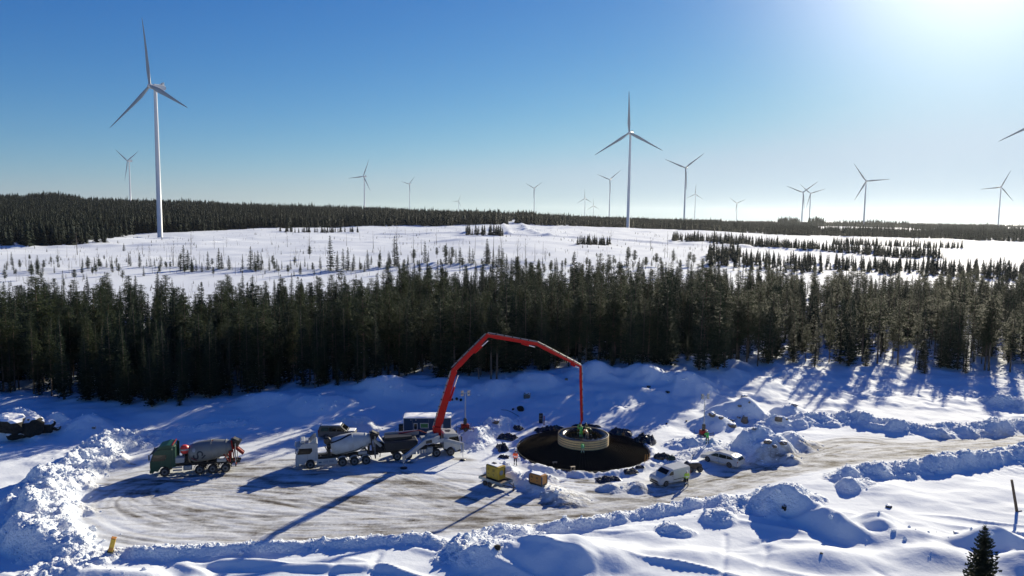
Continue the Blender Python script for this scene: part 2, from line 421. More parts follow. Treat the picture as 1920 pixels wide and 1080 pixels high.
# snow-banked roads across the clearing, the clear-cut line and spoil ridges
for pp, h, w in [([(-200, 466), (0, 465), (180, 461), (370, 457), (440, 450), (560, 441)], 1.5, 7),
                 ([(200, 449), (262, 447), (330, 446)], 1.3, 6),
                 ([(640, 437), (800, 438), (940, 439), (1040, 443), (1160, 449), (1290, 458), (1500, 470), (1700, 480), (1960, 495)], 1.5, 7),
                 ([(600, 455), (760, 456), (860, 450), (940, 447)], 0.9, 6),
                 ([(978, 420), (985, 430), (1003, 437), (1030, 442)], 2.0, 6), ([(945, 421), (948, 430), (955, 438)], 1.6, 5),
                 ([(0, 512), (120, 506), (300, 500), (460, 504), (600, 508), (760, 498), (960, 492), (1100, 497)], 1.2, 7),
                 ([(1060, 438), (1180, 434), (1280, 436)], 1.0, 5), ([(1360, 460), (1500, 466), (1640, 474)], 1.1, 5), ([(1480, 432), (1560, 436)], 2, 8)]:
    far_line([tuple(hit(a, b)[:2]) for a, b in pp], h, w)

def grid_mesh(name, xs, ys, Z, skip=None, attrs=None):
    nx, ny = len(xs), len(ys)
    X, Y = np.meshgrid(xs, ys)
    v = np.stack([X, Y, Z], -1).reshape(-1, 3).astype(np.float32)
    j, i = np.meshgrid(np.arange(ny - 1), np.arange(nx - 1), indexing='ij')
    a = (j * nx + i)
    f = np.stack([a, a + 1, a + nx + 1, a + nx], -1).reshape(-1, 4)
    if skip is not None:
        f = f[~skip(X, Y).reshape(-1)]
    me = bpy.data.meshes.new(name)
    me.vertices.add(len(v)); me.vertices.foreach_set('co', v.ravel())
    me.loops.add(f.size); me.loops.foreach_set('vertex_index', f.ravel().astype(np.int32))
    me.polygons.add(len(f)); me.polygons.foreach_set('loop_start', np.arange(0, f.size, 4, dtype=np.int32))
    me.polygons.foreach_set('loop_total', np.full(len(f), 4, np.int32))
    for k, val in (attrs or {}).items():
        at = me.attributes.new(k, 'FLOAT', 'POINT'); at.data.foreach_set('value', val.ravel().astype(np.float32))
    me.update(); me.validate()
    me.polygons.foreach_set('use_smooth', np.ones(len(me.polygons), bool))
    o = bpy.data.objects.new(name, me); scene.collection.objects.link(o)
    return o

# ---------------------------------------------------------------- materials
MATS = {}
def nt(name):
    m = bpy.data.materials.new(name); m.use_nodes = True
    n = m.node_tree.nodes; l = m.node_tree.links
    return m, n, l, n['Principled BSDF']
def mat(name, col, rough=0.5, metal=0.0, var=0.12, scale=3.0, bump=0.0, spec=0.5, dirt=0.0, alpha=1.0):
    """plain surface with procedural grain, faint wear and optional grime"""
    if name in MATS: return MATS[name]
    m, n, l, b = nt(name)
    tc = n.new('ShaderNodeTexCoord'); no = n.new('ShaderNodeTexNoise')
    no.inputs['Scale'].default_value = scale; no.inputs['Detail'].default_value = 5
    l.new(tc.outputs['Object'], no.inputs['Vector'])
    ra = n.new('ShaderNodeValToRGB')
    c = np.array(col[:3])
    ra.color_ramp.elements[0].position = 0.3; ra.color_ramp.elements[1].position = 0.72
    ra.color_ramp.elements[0].color = (*(c * (1 - var)), 1); ra.color_ramp.elements[1].color = (*np.clip(c * (1 + var), 0, 1), 1)
    l.new(no.outputs['Fac'], ra.inputs[0])
    out = ra.outputs[0]
    if dirt:
        n2 = n.new('ShaderNodeTexNoise'); n2.inputs['Scale'].default_value = 1.3; n2.inputs['Detail'].default_value = 8
        l.new(tc.outputs['Object'], n2.inputs['Vector'])
        r2 = n.new('ShaderNodeValToRGB'); r2.color_ramp.elements[0].position = 0.42; r2.color_ramp.elements[1].position = 0.75
        l.new(n2.outputs['Fac'], r2.inputs[0])
        mu = n.new('ShaderNodeMath'); mu.operation = 'MULTIPLY'; mu.inputs[1].default_value = dirt; l.new(r2.outputs[0], mu.inputs[0])
        mx = n.new('ShaderNodeMixRGB'); mx.inputs[2].default_value = (.20, .17, .14, 1)
        l.new(mu.outputs[0], mx.inputs[0]); l.new(out, mx.inputs[1]); out = mx.outputs[0]
    l.new(out, b.inputs['Base Color'])
    b.inputs['Roughness'].default_value = rough; b.inputs['Metallic'].default_value = metal
    b.inputs['Specular IOR Level'].default_value = spec
    if bump:
        bp = n.new('ShaderNodeBump'); bp.inputs['Strength'].default_value = bump; bp.inputs['Distance'].default_value = 0.02
        l.new(no.outputs['Fac'], bp.inputs['Height']); l.new(bp.outputs[0], b.inputs['Normal'])
    MATS[name] = m
    return m
def snow_material():
    m, n, l, b = nt('snow')
    tc = n.new('ShaderNodeNewGeometry')
    at = n.new('ShaderNodeAttribute'); at.attribute_name = 'dirt'
    # long scraped grain along the pad, fine grit
    mp = n.new('ShaderNodeMapping'); mp.inputs['Scale'].default_value = (0.35, 2.2, 1); mp.inputs['Rotation'].default_value = (0, 0, -0.12)
    l.new(tc.outputs['Position'], mp.inputs[0])
    gr = n.new('ShaderNodeTexNoise'); gr.inputs['Scale'].default_value = 1.4; gr.inputs['Detail'].default_value = 8; gr.inputs['Roughness'].default_value = .65
    l.new(mp.outputs[0], gr.inputs['Vector'])
    gt = n.new('ShaderNodeTexNoise'); gt.inputs['Scale'].default_value = 5; gt.inputs['Detail'].default_value = 6; gt.inputs['Roughness'].default_value = .7
    l.new(tc.outputs['Position'], gt.inputs['Vector'])
    def math_(op, a, bb):
        x = n.new('ShaderNodeMath'); x.operation = op
        for i, q in enumerate((a, bb)):
            if q is None: continue
            if isinstance(q, (int, float)): x.inputs[i].default_value = q
            else: l.new(q, x.inputs[i])
        return x.outputs[0]
    g = math_('ADD', math_('MULTIPLY', gr.outputs['Fac'], 1.3), math_('MULTIPLY', gt.outputs['Fac'], 0.9))   # ~1.1
    k = math_('MULTIPLY', at.outputs['Fac'], math_('SUBTRACT', math_('MULTIPLY', g, 1.8), 0.95))
    r = n.new('ShaderNodeValToRGB'); e = r.color_ramp.elements
    e[0].position = 0.0; e[0].color = (0.745, 0.79, 0.845, 1)
    e[1].position = 1.0; e[1].color = (0.10, 0.085, 0.068, 1)
    e2 = r.color_ramp.elements.new(0.14); e2.color = (0.60, 0.62, 0.645, 1)
    e3 = r.color_ramp.elements.new(0.42); e3.color = (0.355, 0.355, 0.352, 1)
    l.new(k, r.inputs[0])
    l.new(r.outputs[0], b.inputs['Base Color'])
    b.inputs['Roughness'].default_value = 0.8
    b.inputs['Specular IOR Level'].default_value = 0.06
    bp = n.new('ShaderNodeBump'); bp.inputs['Strength'].default_value = 0.5; bp.inputs['Distance'].default_value = 0.09
    n3 = n.new('ShaderNodeTexNoise'); n3.inputs['Scale'].default_value = 1.7; n3.inputs['Detail'].default_value = 9; n3.inputs['Roughness'].default_value = .6
    l.new(tc.outputs['Position'], n3.inputs['Vector'])
    ch = n.new('ShaderNodeAttribute'); ch.attribute_name = 'chunk'
    vo = n.new('ShaderNodeTexVoronoi'); vo.inputs['Scale'].default_value = 3.1; l.new(tc.outputs['Position'], vo.inputs['Vector'])
    vo2 = n.new('ShaderNodeTexVoronoi'); vo2.inputs['Scale'].default_value = 6.7; l.new(tc.outputs['Position'], vo2.inputs['Vector'])
    vs_ = math_('ADD', vo.outputs['Distance'], math_('MULTIPLY', vo2.outputs['Distance'], 0.5))
    hgt = math_('SUBTRACT', n3.outputs['Fac'], math_('MULTIPLY', math_('MULTIPLY', vs_, ch.outputs['Fac']), 2.2))
    l.new(hgt, bp.inputs['Height']); l.new(bp.outputs[0], b.inputs['Normal'])
    MATS['snow'] = m
    return m
SNOW = snow_material()
go = grid_mesh('ground', gx, gy, HN, attrs={'dirt': DIRT, 'chunk': CHUNK})
go.data.materials.append(SNOW); go['kind'] = 'structure'
def _skip(X, Y):
    c = (X[:-1, :-1] >= -104.1) & (X[1:, 1:] <= 112.1) & (Y[:-1, :-1] >= 53.9) & (Y[1:, 1:] <= 152.1)
    return c
HFm = HF.copy()
ins = (FX > NX0 - .1) & (FX < NX1 + .1) & (FY > 49.9) & (FY < 156.1)
HFm[ins] -= 0.5
# drop back to the near sheet where the sheets meet
for k, xx in enumerate(fx_):
    pass
fo = grid_mesh('snow_field', fx_, fy_, HFm, skip=_skip, attrs={'dirt': np.zeros_like(HF), 'chunk': np.zeros_like(HF)})
fo.data.materials.append(SNOW); fo['kind'] = 'structure'

# ---------------------------------------------------------------- object helpers
C = scene.collection
class MB:
    def __init__(s): s.v = []; s.f = []; s.m = []; s.sm = []
    def add(s, vs, fs, mi=0, smooth=False):
        o = len(s.v); s.v += [tuple(v) for v in vs]; s.f += [tuple(i + o for i in f) for f in fs]
        s.m += [mi] * len(fs); s.sm += [smooth] * len(fs); return s
    def box(s, c, d, rot=None, mi=0, taper=1.0):
        vs = []
        for z in (-.5, .5):
            k = taper if z > 0 else 1.0
            for x, y in ((-.5, -.5), (.5, -.5), (.5, .5), (-.5, .5)):
                p = Vector((x * d[0] * k, y * d[1] * k, z * d[2]))
                if rot is not None: p = rot @ p
                vs.append(p + Vector(c))
        return s.add(vs, [(3, 2, 1, 0), (4, 5, 6, 7), (0, 1, 5, 4), (1, 2, 6, 5), (2, 3, 7, 6), (3, 0, 4, 7)], mi)
    def bbox(s, c, d, b=0.04, rot=None, mi=0):
        """box with chamfered edges"""
        hx, hy, hz_ = [q / 2 for q in d]; b = min(b, hx * .9, hy * .9, hz_ * .9)
        vs = []; 
        for sx in (-1, 1):
            for sy in (-1, 1):
                for sz in (-1, 1):
                    vs += [(sx * hx, sy * (hy - b), sz * (hz_ - b)), (sx * (hx - b), sy * hy, sz * (hz_ - b)), (sx * (hx - b), sy * (hy - b), sz * hz_)]
        R_ = rot if rot is not None else Matrix.Identity(3)
        import bmesh
        bm = bmesh.new()
        for v in vs: bm.verts.new(R_ @ Vector(v) + Vector(c))
        bmesh.ops.convex_hull(bm, input=bm.verts)
        bmesh.ops.recalc_face_normals(bm, faces=bm.faces)
        bm.verts.index_update()
        s.add([v.co[:] for v in bm.verts], [[v.index for v in f.verts] for f in bm.faces], mi); bm.free()
        return s
    def cyl(s, p0, p1, r0, r1=None, n=10, mi=0, cap=True, smooth=True):
        r1 = r0 if r1 is None else r1
        p0, p1 = Vector(p0), Vector(p1); ax = (p1 - p0)
        if ax.length < 1e-6: return s
        q = ax.to_track_quat('Z', 'Y').to_matrix()
        vs = []
        for p, r in ((p0, r0), (p1, r1)):
            for i in range(n):
                a = 2 * math.pi * i / n
                vs.append(p + q @ Vector((math.cos(a) * r, math.sin(a) * r, 0)))
        s.add(vs, [(i, (i + 1) % n, n + (i + 1) % n, n + i) for i in range(n)], mi, smooth)
        if cap:
            s.add(vs[:n], [tuple(reversed(range(n)))], mi); s.add(vs[n:], [tuple(range(n))], mi)
        return s
    def tube(s, pts, r, n=8, mi=0):
        for a, b in zip(pts[:-1], pts[1:]): s.cyl(a, b, r, r, n, mi)
        return s
    def prism(s, prof, y0, y1, mi=0, inset=0.0, z_in=None):
        """side profile (x,z) pulled along y; inset narrows both ends a little"""
        n = len(prof)
        vs = [(x, y0, z) for x, z in prof] + [(x, y1, z) for x, z in prof]
        return s.add(vs, [tuple(range(n)), tuple(reversed(range(n, 2 * n)))] + [(i, n + i, n + (i + 1) % n, (i + 1) % n) for i in range(n)], mi)
    def lathe(s, prof, o, ax, n=28, mi=0, smooth=True, cap=True):
        """prof = (distance along axis, radius)"""
        q = Vector(ax).to_track_quat('Z', 'Y').to_matrix(); o = Vector(o)
        vs = []
        for d, r in prof:
            for i in range(n):
                a = 2 * math.pi * i / n
                vs.append(o + q @ Vector((math.cos(a) * r, math.sin(a) * r, d)))
        fs = []
        for k in range(len(prof) - 1):
            for i in range(n): fs.append((k * n + i, k * n + (i + 1) % n, (k + 1) * n + (i + 1) % n, (k + 1) * n + i))
        s.add(vs, fs, mi, smooth)
        if cap: s.add(vs[:n], [tuple(reversed(range(n)))], mi); s.add(vs[-n:], [tuple(range(n))], mi)
        return s
    def mesh(s, name, mats):
        me = bpy.data.meshes.new(name)
        me.from_pydata(s.v, [], s.f)
        for m in (mats if isinstance(mats, (list, tuple)) else [mats]): me.materials.append(m)
        me.polygons.foreach_set('material_index', s.m); me.polygons.foreach_set('use_smooth', s.sm)
        me.update(); return me
    def build(s, name, mats, parent=None, **k):
        o = bpy.data.objects.new(name, s.mesh(name, mats)); C.objects.link(o)
        if parent is not None: o.parent = parent
        return tagit(o, **k)
def tagit(o, label=None, cat=None, group=None, kind=None):
    if label: o['label'] = label
    if cat: o['category'] = cat
    if group: o['group'] = group
    if kind: o['kind'] = kind
    return o
def empty(name, loc, rz=0.0, **k):
    o = bpy.data.objects.new(name, None); C.objects.link(o)
    o.empty_display_size = 0.3
    o.location = loc; o.rotation_euler = (0, 0, rz)
    return tagit(o, **k)
def copy_tree(o, parent=None):
    c = o.copy(); C.objects.link(c)
    if parent is not None: c.parent = parent
    for ch in list(o.children): copy_tree(ch, c)
    return c
# ---------------------------------------------------------------- trees
def leaf_mat(name, c1, c2, trans=0.25):
    m, n, l, b = nt(name)
    oi = n.new('ShaderNodeObjectInfo'); ge = n.new('ShaderNodeNewGeometry')
    no = n.new('ShaderNodeTexNoise'); no.inputs['Scale'].default_value = 0.9; no.inputs['Detail'].default_value = 3
    l.new(ge.outputs['Position'], no.inputs['Vector'])
    ad = n.new('ShaderNodeMath'); ad.operation = 'ADD'
    mu = n.new('ShaderNodeMath'); mu.operation = 'MULTIPLY'; mu.inputs[1].default_value = 0.7
    l.new(oi.outputs['Random'], mu.inputs[0]); l.new(mu.outputs[0], ad.inputs[0])
    m2 = n.new('ShaderNodeMath'); m2.operation = 'MULTIPLY_ADD'; m2.inputs[1].default_value = 1.2; m2.inputs[2].default_value = -0.45
    l.new(no.outputs['Fac'], m2.inputs[0]); l.new(m2.outputs[0], ad.inputs[1])
    mx = n.new('ShaderNodeMixRGB'); mx.inputs[1].default_value = (*c1, 1); mx.inputs[2].default_value = (*c2, 1)
    l.new(ad.outputs[0], mx.inputs[0]); mx.use_clamp = True
    l.new(mx.outputs[0], b.inputs['Base Color'])
    b.inputs['Roughness'].default_value = 0.75; b.inputs['Specular IOR Level'].default_value = 0.15
    tr = n.new('ShaderNodeBsdfTranslucent'); l.new(mx.outputs[0], tr.inputs['Color'])
    ms = n.new('ShaderNodeMixShader'); ms.inputs[0].default_value = trans
    l.new(b.outputs[0], ms.inputs[1]); l.new(tr.outputs[0], ms.inputs[2]); l.new(ms.outputs[0], n['Material Output'].inputs[0])
    return m
M_SPR = leaf_mat('spruce_needles', (.018, .032, .022), (.036, .056, .030))
M_PIN = leaf_mat('pine_needles', (.032, .050, .028), (.060, .078, .036), 0.3)
M_TWG = mat('bare_twigs', (.10, .085, .075), .8, scale=8)
M_BRK = mat('spruce_bark', (.10, .08, .065), .9, var=.3, scale=14)
M_PBK = mat('pine_bark', (.13, .095, .07), .9, var=.3, scale=10)

def spruce(Ht, rmax, seed, dens=1.0, bare=0.06, fine=1):
    r = random.Random(seed); t = MB(); c = MB()
    lean = (r.uniform(-.02, .02), r.uniform(-.02, .02))
    def ax(z): return Vector((lean[0] * z, lean[1] * z, z))
    zs = [0, Ht * .3, Ht * .7, Ht * .99]
    for a, b in zip(zs[:-1], zs[1:]): t.cyl(ax(a), ax(b), .0105 * Ht * (1 - a / Ht) + .015, .0105 * Ht * (1 - b / Ht) + .012, 7, cap=False)
    z = Ht * bare
    lop = [r.uniform(.75, 1.2) for _ in range(7)]
    while z < Ht * .985:
        k = z / Ht
        L0 = rmax * ((1 - k) ** 0.8) * (0.55 + 0.45 * min(1, k / .18)) + 0.12
        nb = int((7 if k < .8 else 5) * dens)
        ph = r.random() * 6.28
        for b in range(nb):
            a = ph + b * 6.283 / nb + r.uniform(-.3, .3)
            L = L0 * r.uniform(.6, 1.15) * lop[int((a % 6.283) / 6.283 * 7) % 7]
            if r.random() < .08: continue
            d = Vector((math.cos(a), math.sin(a), 0)); s = Vector((-d.y, d.x, 0))
            p0 = ax(z + r.uniform(-.12, .12)); droop = r.uniform(.12, .42) * (1 - k * .9) - .25 * k
            segs = 2 + (1 if L > 1.3 else 0) + (fine - 1)
            pr = p0
            for q in range(segs):
                u0, u1 = q / segs, (q + 1) / segs
                pe = p0 + d * L * u1 + Vector((0, 0, -droop * L * (u1 ** 0.8) + .18 * L * u1 * u1))
                w = L * .30 * (1.05 - u0 * .75) * r.uniform(.7, 1.25)
                dz = -r.uniform(.12, .4) * w - .05
                mid = (pr + pe) / 2
                c.add([pr, pe, mid + s * w + d * w * .35 + Vector((0, 0, dz))], [(0, 1, 2)])
                c.add([pr, pe, mid - s * w + d * w * .35 + Vector((0, 0, dz))], [(1, 0, 2)])
                if q or r.random() < .6:
                    c.add([pr, pe, mid + Vector((0, 0, -r.uniform(.25, .55) * w - .12)) + s * r.uniform(-.2, .2) * w], [(0, 1, 2)])
                pr = pe
        z += Ht * .021 * r.uniform(.8, 1.25) * (1.0 if k < .7 else .8) / min(1.3, dens) + .05
    top = ax(Ht)
    for b in range(5):
        a = b * 1.26; c.add([top, ax(Ht * .955) + Vector((math.cos(a) * .16, math.sin(a) * .16, -.1)), ax(Ht * .955) + Vector((math.cos(a + .9) * .13, math.sin(a + .9) * .13, .05))], [(0, 1, 2)])
    return t, c
def pine(Ht, seed, crown0=.5, rmax=1.9, dens=1.0):
    r = random.Random(seed); t = MB(); c = MB()
    pts = [Vector((0, 0, 0))]; off = Vector((0, 0, 0))
    for i in range(1, 7):
        off = off + Vector((r.uniform(-.09, .09), r.uniform(-.09, .09), 0)); pts.append(Vector((off.x, off.y, Ht * .985 * i / 6)))
    for i in range(6): t.cyl(pts[i], pts[i + 1], .0105 * Ht * (1 - i / 6.6) + .01, .0105 * Ht * (1 - (i + 1) / 6.6) + .01, 7, cap=False)
    def ax(z):
        u = max(0, min(5.999, z / (Ht * .985) * 6)); i = int(u); return pts[i].lerp(pts[i + 1], u - i)
    for _ in range(int(9)):             # dead stubs under the crown
        z = Ht * r.uniform(.2, crown0); a = r.random() * 6.28
        t.cyl(ax(z), ax(z) + Vector((math.cos(a), math.sin(a), r.uniform(-.1, .25))) * r.uniform(.4, 1.1), .025, .008, 3, cap=False)
    def clump(p, s):
        for _ in range(int(15 * dens)):
            o = Vector((r.gauss(0, .5), r.gauss(0, .5), r.gauss(0.1, .28))) * s
            a = r.random() * 6.28; e = r.uniform(-.4, .9)
            d = Vector((math.cos(a) * math.cos(e), math.sin(a) * math.cos(e), math.sin(e))) * s * r.uniform(.28, .6)
            n_ = Vector((-math.sin(a), math.cos(a), r.uniform(-.4, .4))) * s * r.uniform(.11, .22)
            c.add([p + o - n_, p + o + n_, p + o + d], [(0, 1, 2)])
    z = Ht * crown0
    while z < Ht * .97:
        k = (z / Ht - crown0) / (1 - crown0)
        L0 = rmax * (0.55 + 1.0 * k if k < .35 else .9 * ((1 - k) / .65) ** .6) + .15
        for b in range(r.choice((3, 4, 4))):
            a = r.random() * 6.28; L = L0 * r.uniform(.5, 1.15)
            e = Vector((math.cos(a) * L, math.sin(a) * L, L * r.uniform(.0, .35)))
            p0 = ax(z); t.cyl(p0, p0 + e * .85, .035 * (1 - k) + .015, .01, 3, cap=False)
            nn = 3 if L > 1.1 else 2
            for q in range(nn):
                clump(p0 + e * (.45 + .55 * q / max(1, nn - 1)) + Vector((r.uniform(-.2, .2), r.uniform(-.2, .2), .05)), .42 + .30 * L0 * r.uniform(.6, 1.1))
        z += Ht * .034 * r.uniform(.7, 1.3)
    clump(ax(Ht * .97), .5); clump(ax(Ht * .93), .55)
    return t, c
def snag(Ht, seed, twigs=10, birch=False):
    r = random.Random(seed); t = MB()
    top = Vector((r.uniform(-.05, .05) * Ht, r.uniform(-.05, .05) * Ht, Ht))
    t.cyl((0, 0, 0), top, .012 * Ht + .03, .02, 5, cap=False)
    for i in range(twigs):
        k = r.uniform(.25 if birch else .4, .98); a = r.random() * 6.28; L = Ht * (.22 if birch else .1) * (1.15 - k) + .2
        p = top * k; e = p + Vector((math.cos(a) * L, math.sin(a) * L, L * (1.1 if birch else .1)))
        t.cyl(p, e, .018, .006, 3, cap=False)
        if birch:
            for _ in range(3): t.cyl(p.lerp(e, .55), p.lerp(e, .55) + Vector((r.uniform(-.4, .4), r.uniform(-.4, .4), r.uniform(.2, .6))) * L, .01, .004, 3, cap=False)
    return t
def farspruce(Ht, rmax, seed):
    r = random.Random(seed); c = MB()
    z = Ht * .08
    c.cyl((0, 0, 0), (0, 0, Ht * .5), .12, .05, 4, cap=False)
    while z < Ht * .97:
        k = z / Ht; L = rmax * (1 - k) ** .8 * r.uniform(.75, 1.2) + .12
        ph = r.random() * 6.28
        for b in range(5):
            a = ph + b * 1.257 + r.uniform(-.3, .3); l_ = L * r.uniform(.6, 1.2)
            d = Vector((math.cos(a) * l_, math.sin(a) * l_, -l_ * .35)); s = Vector((-d.y, d.x, 0)) * .45
            c.add([(0, 0, z + Ht * .07), d + Vector((0, 0, z)) + s, d + Vector((0, 0, z)) - s], [(0, 1, 2)])
        z += Ht * .062
    c.cyl((0, 0, Ht * .9), (0, 0, Ht), .12, .01, 3, cap=False)
    return c

SP = []; PN = []
for i, (h, rr, d) in enumerate([(18, 2.5, 1.15), (16.5, 2.1, 1.2), (17.5, 1.8, 1.1), (14, 2.2, 1.1), (19, 2.3, 1.1), (12, 1.9, 1.1)]):
    t, c = spruce(h, rr, 100 + i, d); SP.append((t.mesh('trunk', M_BRK), c.mesh('crown', M_SPR), h))
for i, (h, c0, rr) in enumerate([(18, .34, 2.1), (17, .42, 1.8), (19, .28, 2.2), (16, .36, 1.6), (18.5, .22, 1.9)]):
    t, c = pine(h, 200 + i, c0, rr); PN.append((t.mesh('trunk', M_PBK), c.mesh('crown', M_PIN), h))
SM = []                                  # small trees: single meshes
for i in range(4):
    t, c = spruce(8, 1.15 + .15 * i, 300 + i, .8, .04); nt_ = len(t.f)
    m = MB(); m.add(t.v, t.f, 0, True); m.add(c.v, c.f, 1); SM.append(m.mesh('young_spruce', [M_BRK, M_SPR]))
SPN = []
for i in range(3):
    t, c = pine(8, 320 + i, .35, 1.1, .8); m = MB(); m.add(t.v, t.f, 0, True); m.add(c.v, c.f, 1); SPN.append(m.mesh('young_pine', [M_PBK, M_PIN]))
SN = [snag(9, 340, 8).mesh('bare_tree', M_TWG), snag(8, 341, 14).mesh('bare_tree', M_TWG), snag(8, 342, 16, True).mesh('bare_tree', M_TWG), snag(9, 343, 20, True).mesh('bare_tree', M_TWG)]
M_FAR = leaf_mat('far_needles', (.010, .018, .014), (.018, .028, .018), .1)
FARM = [farspruce(15, 2.3 + .3 * i, 360 + i).mesh('conifer', M_FAR) for i in range(4)]

def tree_thing(kind, x, y, s, label, group):
    t, c, h = (SP if kind == 'spruce' else PN)[random.randrange(6 if kind == 'spruce' else 5)]
    k = s / h
    root = empty(kind + '_tree', (x, y, H(x, y) - .15), random.random() * 6.28, label=label, cat=kind + ' tree', group=group)
    w = k * random.uniform(1.0, 1.35)
    root.scale = (w, w, k)
    for nm, me in (('trunk', t), ('crown', c)):
        o = bpy.data.objects.new(nm, me); C.objects.link(o); o.parent = root
    return root

def scatter(name, pts, protos, label, cat):
    """one uncountable mass of trees: points instanced through geometry nodes"""
    col = bpy.data.collections.new(name + ' kinds')
    for i, (me, sc) in enumerate(protos):
        o = bpy.data.objects.new('kind%d' % i, me); col.objects.link(o)
    n = len(pts)
    me = bpy.data.meshes.new(name); me.vertices.add(n)
    co = np.array([p[:3] for p in pts], np.float32); me.vertices.foreach_set('co', co.ravel())
    for k, i in (('sxy', 3), ('sz', 4), ('rot', 5)):
        a = me.attributes.new(k, 'FLOAT', 'POINT'); a.data.foreach_set('value', np.array([p[i] for p in pts], np.float32))
    a = me.attributes.new('pick', 'INT', 'POINT'); a.data.foreach_set('value', np.array([p[6] for p in pts], np.int32))
    o = bpy.data.objects.new(name, me); C.objects.link(o)
    ng = bpy.data.node_groups.new(name, 'GeometryNodeTree')
    ng.interface.new_socket('Geometry', in_out='INPUT', socket_type='NodeSocketGeometry')
    ng.interface.new_socket('Geometry', in_out='OUTPUT', socket_type='NodeSocketGeometry')
    N, L = ng.nodes, ng.links
    gi, gou = N.new('NodeGroupInput'), N.new('NodeGroupOutput')
    mp = N.new('GeometryNodeMeshToPoints'); L.new(gi.outputs[0], mp.inputs[0])
    ip = N.new('GeometryNodeInstanceOnPoints'); L.new(mp.outputs[0], ip.inputs['Points'])
    ci = N.new('GeometryNodeCollectionInfo'); ci.inputs[0].default_value = col; ci.inputs['Separate Children'].default_value = True; ci.inputs['Reset Children'].default_value = True
    L.new(ci.outputs[0], ip.inputs['Instance']); ip.inputs['Pick Instance'].default_value = True
    def na(nm, ty='FLOAT'):
        q = N.new('GeometryNodeInputNamedAttribute'); q.data_type = ty; q.inputs[0].default_value = nm; return q.outputs[0]
    L.new(na('pick', 'INT'), ip.inputs['Instance Index'])
    cs = N.new('ShaderNodeCombineXYZ'); sx = na('sxy'); L.new(sx, cs.inputs[0]); L.new(sx, cs.inputs[1]); L.new(na('sz'), cs.inputs[2]); L.new(cs.outputs[0], ip.inputs['Scale'])
    cr = N.new('ShaderNodeCombineXYZ'); L.new(na('rot'), cr.inputs[2]); L.new(cr.outputs[0], ip.inputs['Rotation'])
    L.new(ip.outputs[0], gou.inputs[0])
    md = o.modifiers.new('trees', 'NODES'); md.node_group = ng
    return tagit(o, label=label, cat=cat, kind='stuff')

# --- main forest band behind the pad
def pxof(x, y): return 960 + F * x / y          # sight column, roughly
FE = [(-700, 106), (0, 109), (150, 107), (220, 101), (300, 98), (345, 108), (420, 109), (600, 112), (740, 115), (900, 118), (1040, 119), (1100, 125), (1160, 121), (1260, 124), (1340, 127), (1500, 135), (1650, 136), (1800, 136), (2600, 142)]
FB = [(-700, 190), (0, 185), (200, 205), (380, 195), (520, 210), (640, 200), (760, 250), (1000, 260), (1160, 240), (1300, 250), (1400, 270), (2600, 280)]
cand = []
step = 2.45
for j, y in enumerate(np.arange(104, 345, step)):
    for x in np.arange(-1.3 * y - 30, 1.2 * y + 40, step):
        xx = x + random.uniform(-1.5, 1.5); yy = y + random.uniform(-1.5, 1.5)
        p = pxof(xx, yy)
        a = np.interp(p, [q[0] for q in FE], [q[1] for q in FE]) + 2.2 * math.sin(xx * .31) ; b = np.interp(p, [q[0] for q in FB], [q[1] for q in FB])
        if yy < a or yy > b: continue
        dd = yy - a
        keep = (.32 if p > 1430 else .95) if dd < 30 else (.4 if p > 1430 else .6) if dd < 70 else .42
        if yy > b - 35: keep *= .55
        clear = float(noise(np.array([xx / 14]), np.array([yy / 14]), 71)[0])
        if clear > .42 and dd > 8: continue
        if random.random() > keep: continue
        hgt = random.gauss(13.2, 1.9)
        if random.random() < (.26 if dd < 10 else .1): hgt *= random.uniform(.35, .7)
        if random.random() < .06: hgt *= 1.13
        hgt *= 1 - .22 * min(1, max(0, (yy - 150) / 90))
        hgt *= np.interp(p, [0, 500, 1000, 1250, 1400, 1900], [.86, .88, .93, 1.02, .93, .90])
        pine_ = float(noise(np.array([xx / 17]), np.array([yy / 17]), 5)[0]) + random.uniform(-.5, .5) > 0.08
        cand.append((xx, yy, hgt, pine_, dd))
cand.sort(key=lambda c: c[4] if -40 < pxof(c[0], c[1]) < 1960 else 1e3 + c[4])
ns = npn = 0
rest = []
for xx, yy, hgt, pine_, dd in cand:
    p = pxof(xx, yy)
    where = ('behind the dark rock outcrop' if p < 160 else 'behind the green mixer truck' if p < 460 else 'behind the white mixer truck' if p < 700 else 'behind the blue hut' if p < 820 else 'inside the red boom arch' if p < 1020 else 'behind the round foundation' if p < 1180 else 'behind the right light mast' if p < 1400 else 'behind the ploughed bank' if p < 1650 else 'at the far right'); where = ('front row ' if dd < 5 else 'deeper row ') + where
    vis = -60 < p < 1980
    if vis and ns < 210 and not pine_:
        ns += 1; tree_thing('spruce', xx, yy, hgt, ('stunted low' if hgt < 8.5 else 'tall pointed' if hgt > 13 else 'middling') + ' dark spruce, ' + where, 'spruces in the forest edge'); continue
    if vis and npn < 190 and pine_:
        npn += 1; tree_thing('pine', xx, yy, hgt * 1.02, ('short' if hgt < 8.5 else 'tall' if hgt > 13 else 'middling') + ' olive pine, ' + where, 'pines in the forest edge'); continue
    rest.append((xx, yy, hgt, pine_))
protoM = []
for t, c, h in SP: 
    m = MB(); m.add([v.co[:] for v in t.vertices], [tuple(p.vertices) for p in t.polygons], 0, True); m.add([v.co[:] for v in c.vertices], [tuple(p.vertices) for p in c.polygons], 1)
    protoM.append((m.mesh('spruce', [M_BRK, M_SPR]), h))
for t, c, h in PN:
    m = MB(); m.add([v.co[:] for v in t.vertices], [tuple(p.vertices) for p in t.polygons], 0, True); m.add([v.co[:] for v in c.vertices], [tuple(p.vertices) for p in c.polygons], 1)
    protoM.append((m.mesh('pine', [M_PBK, M_PIN]), h))
pts = []
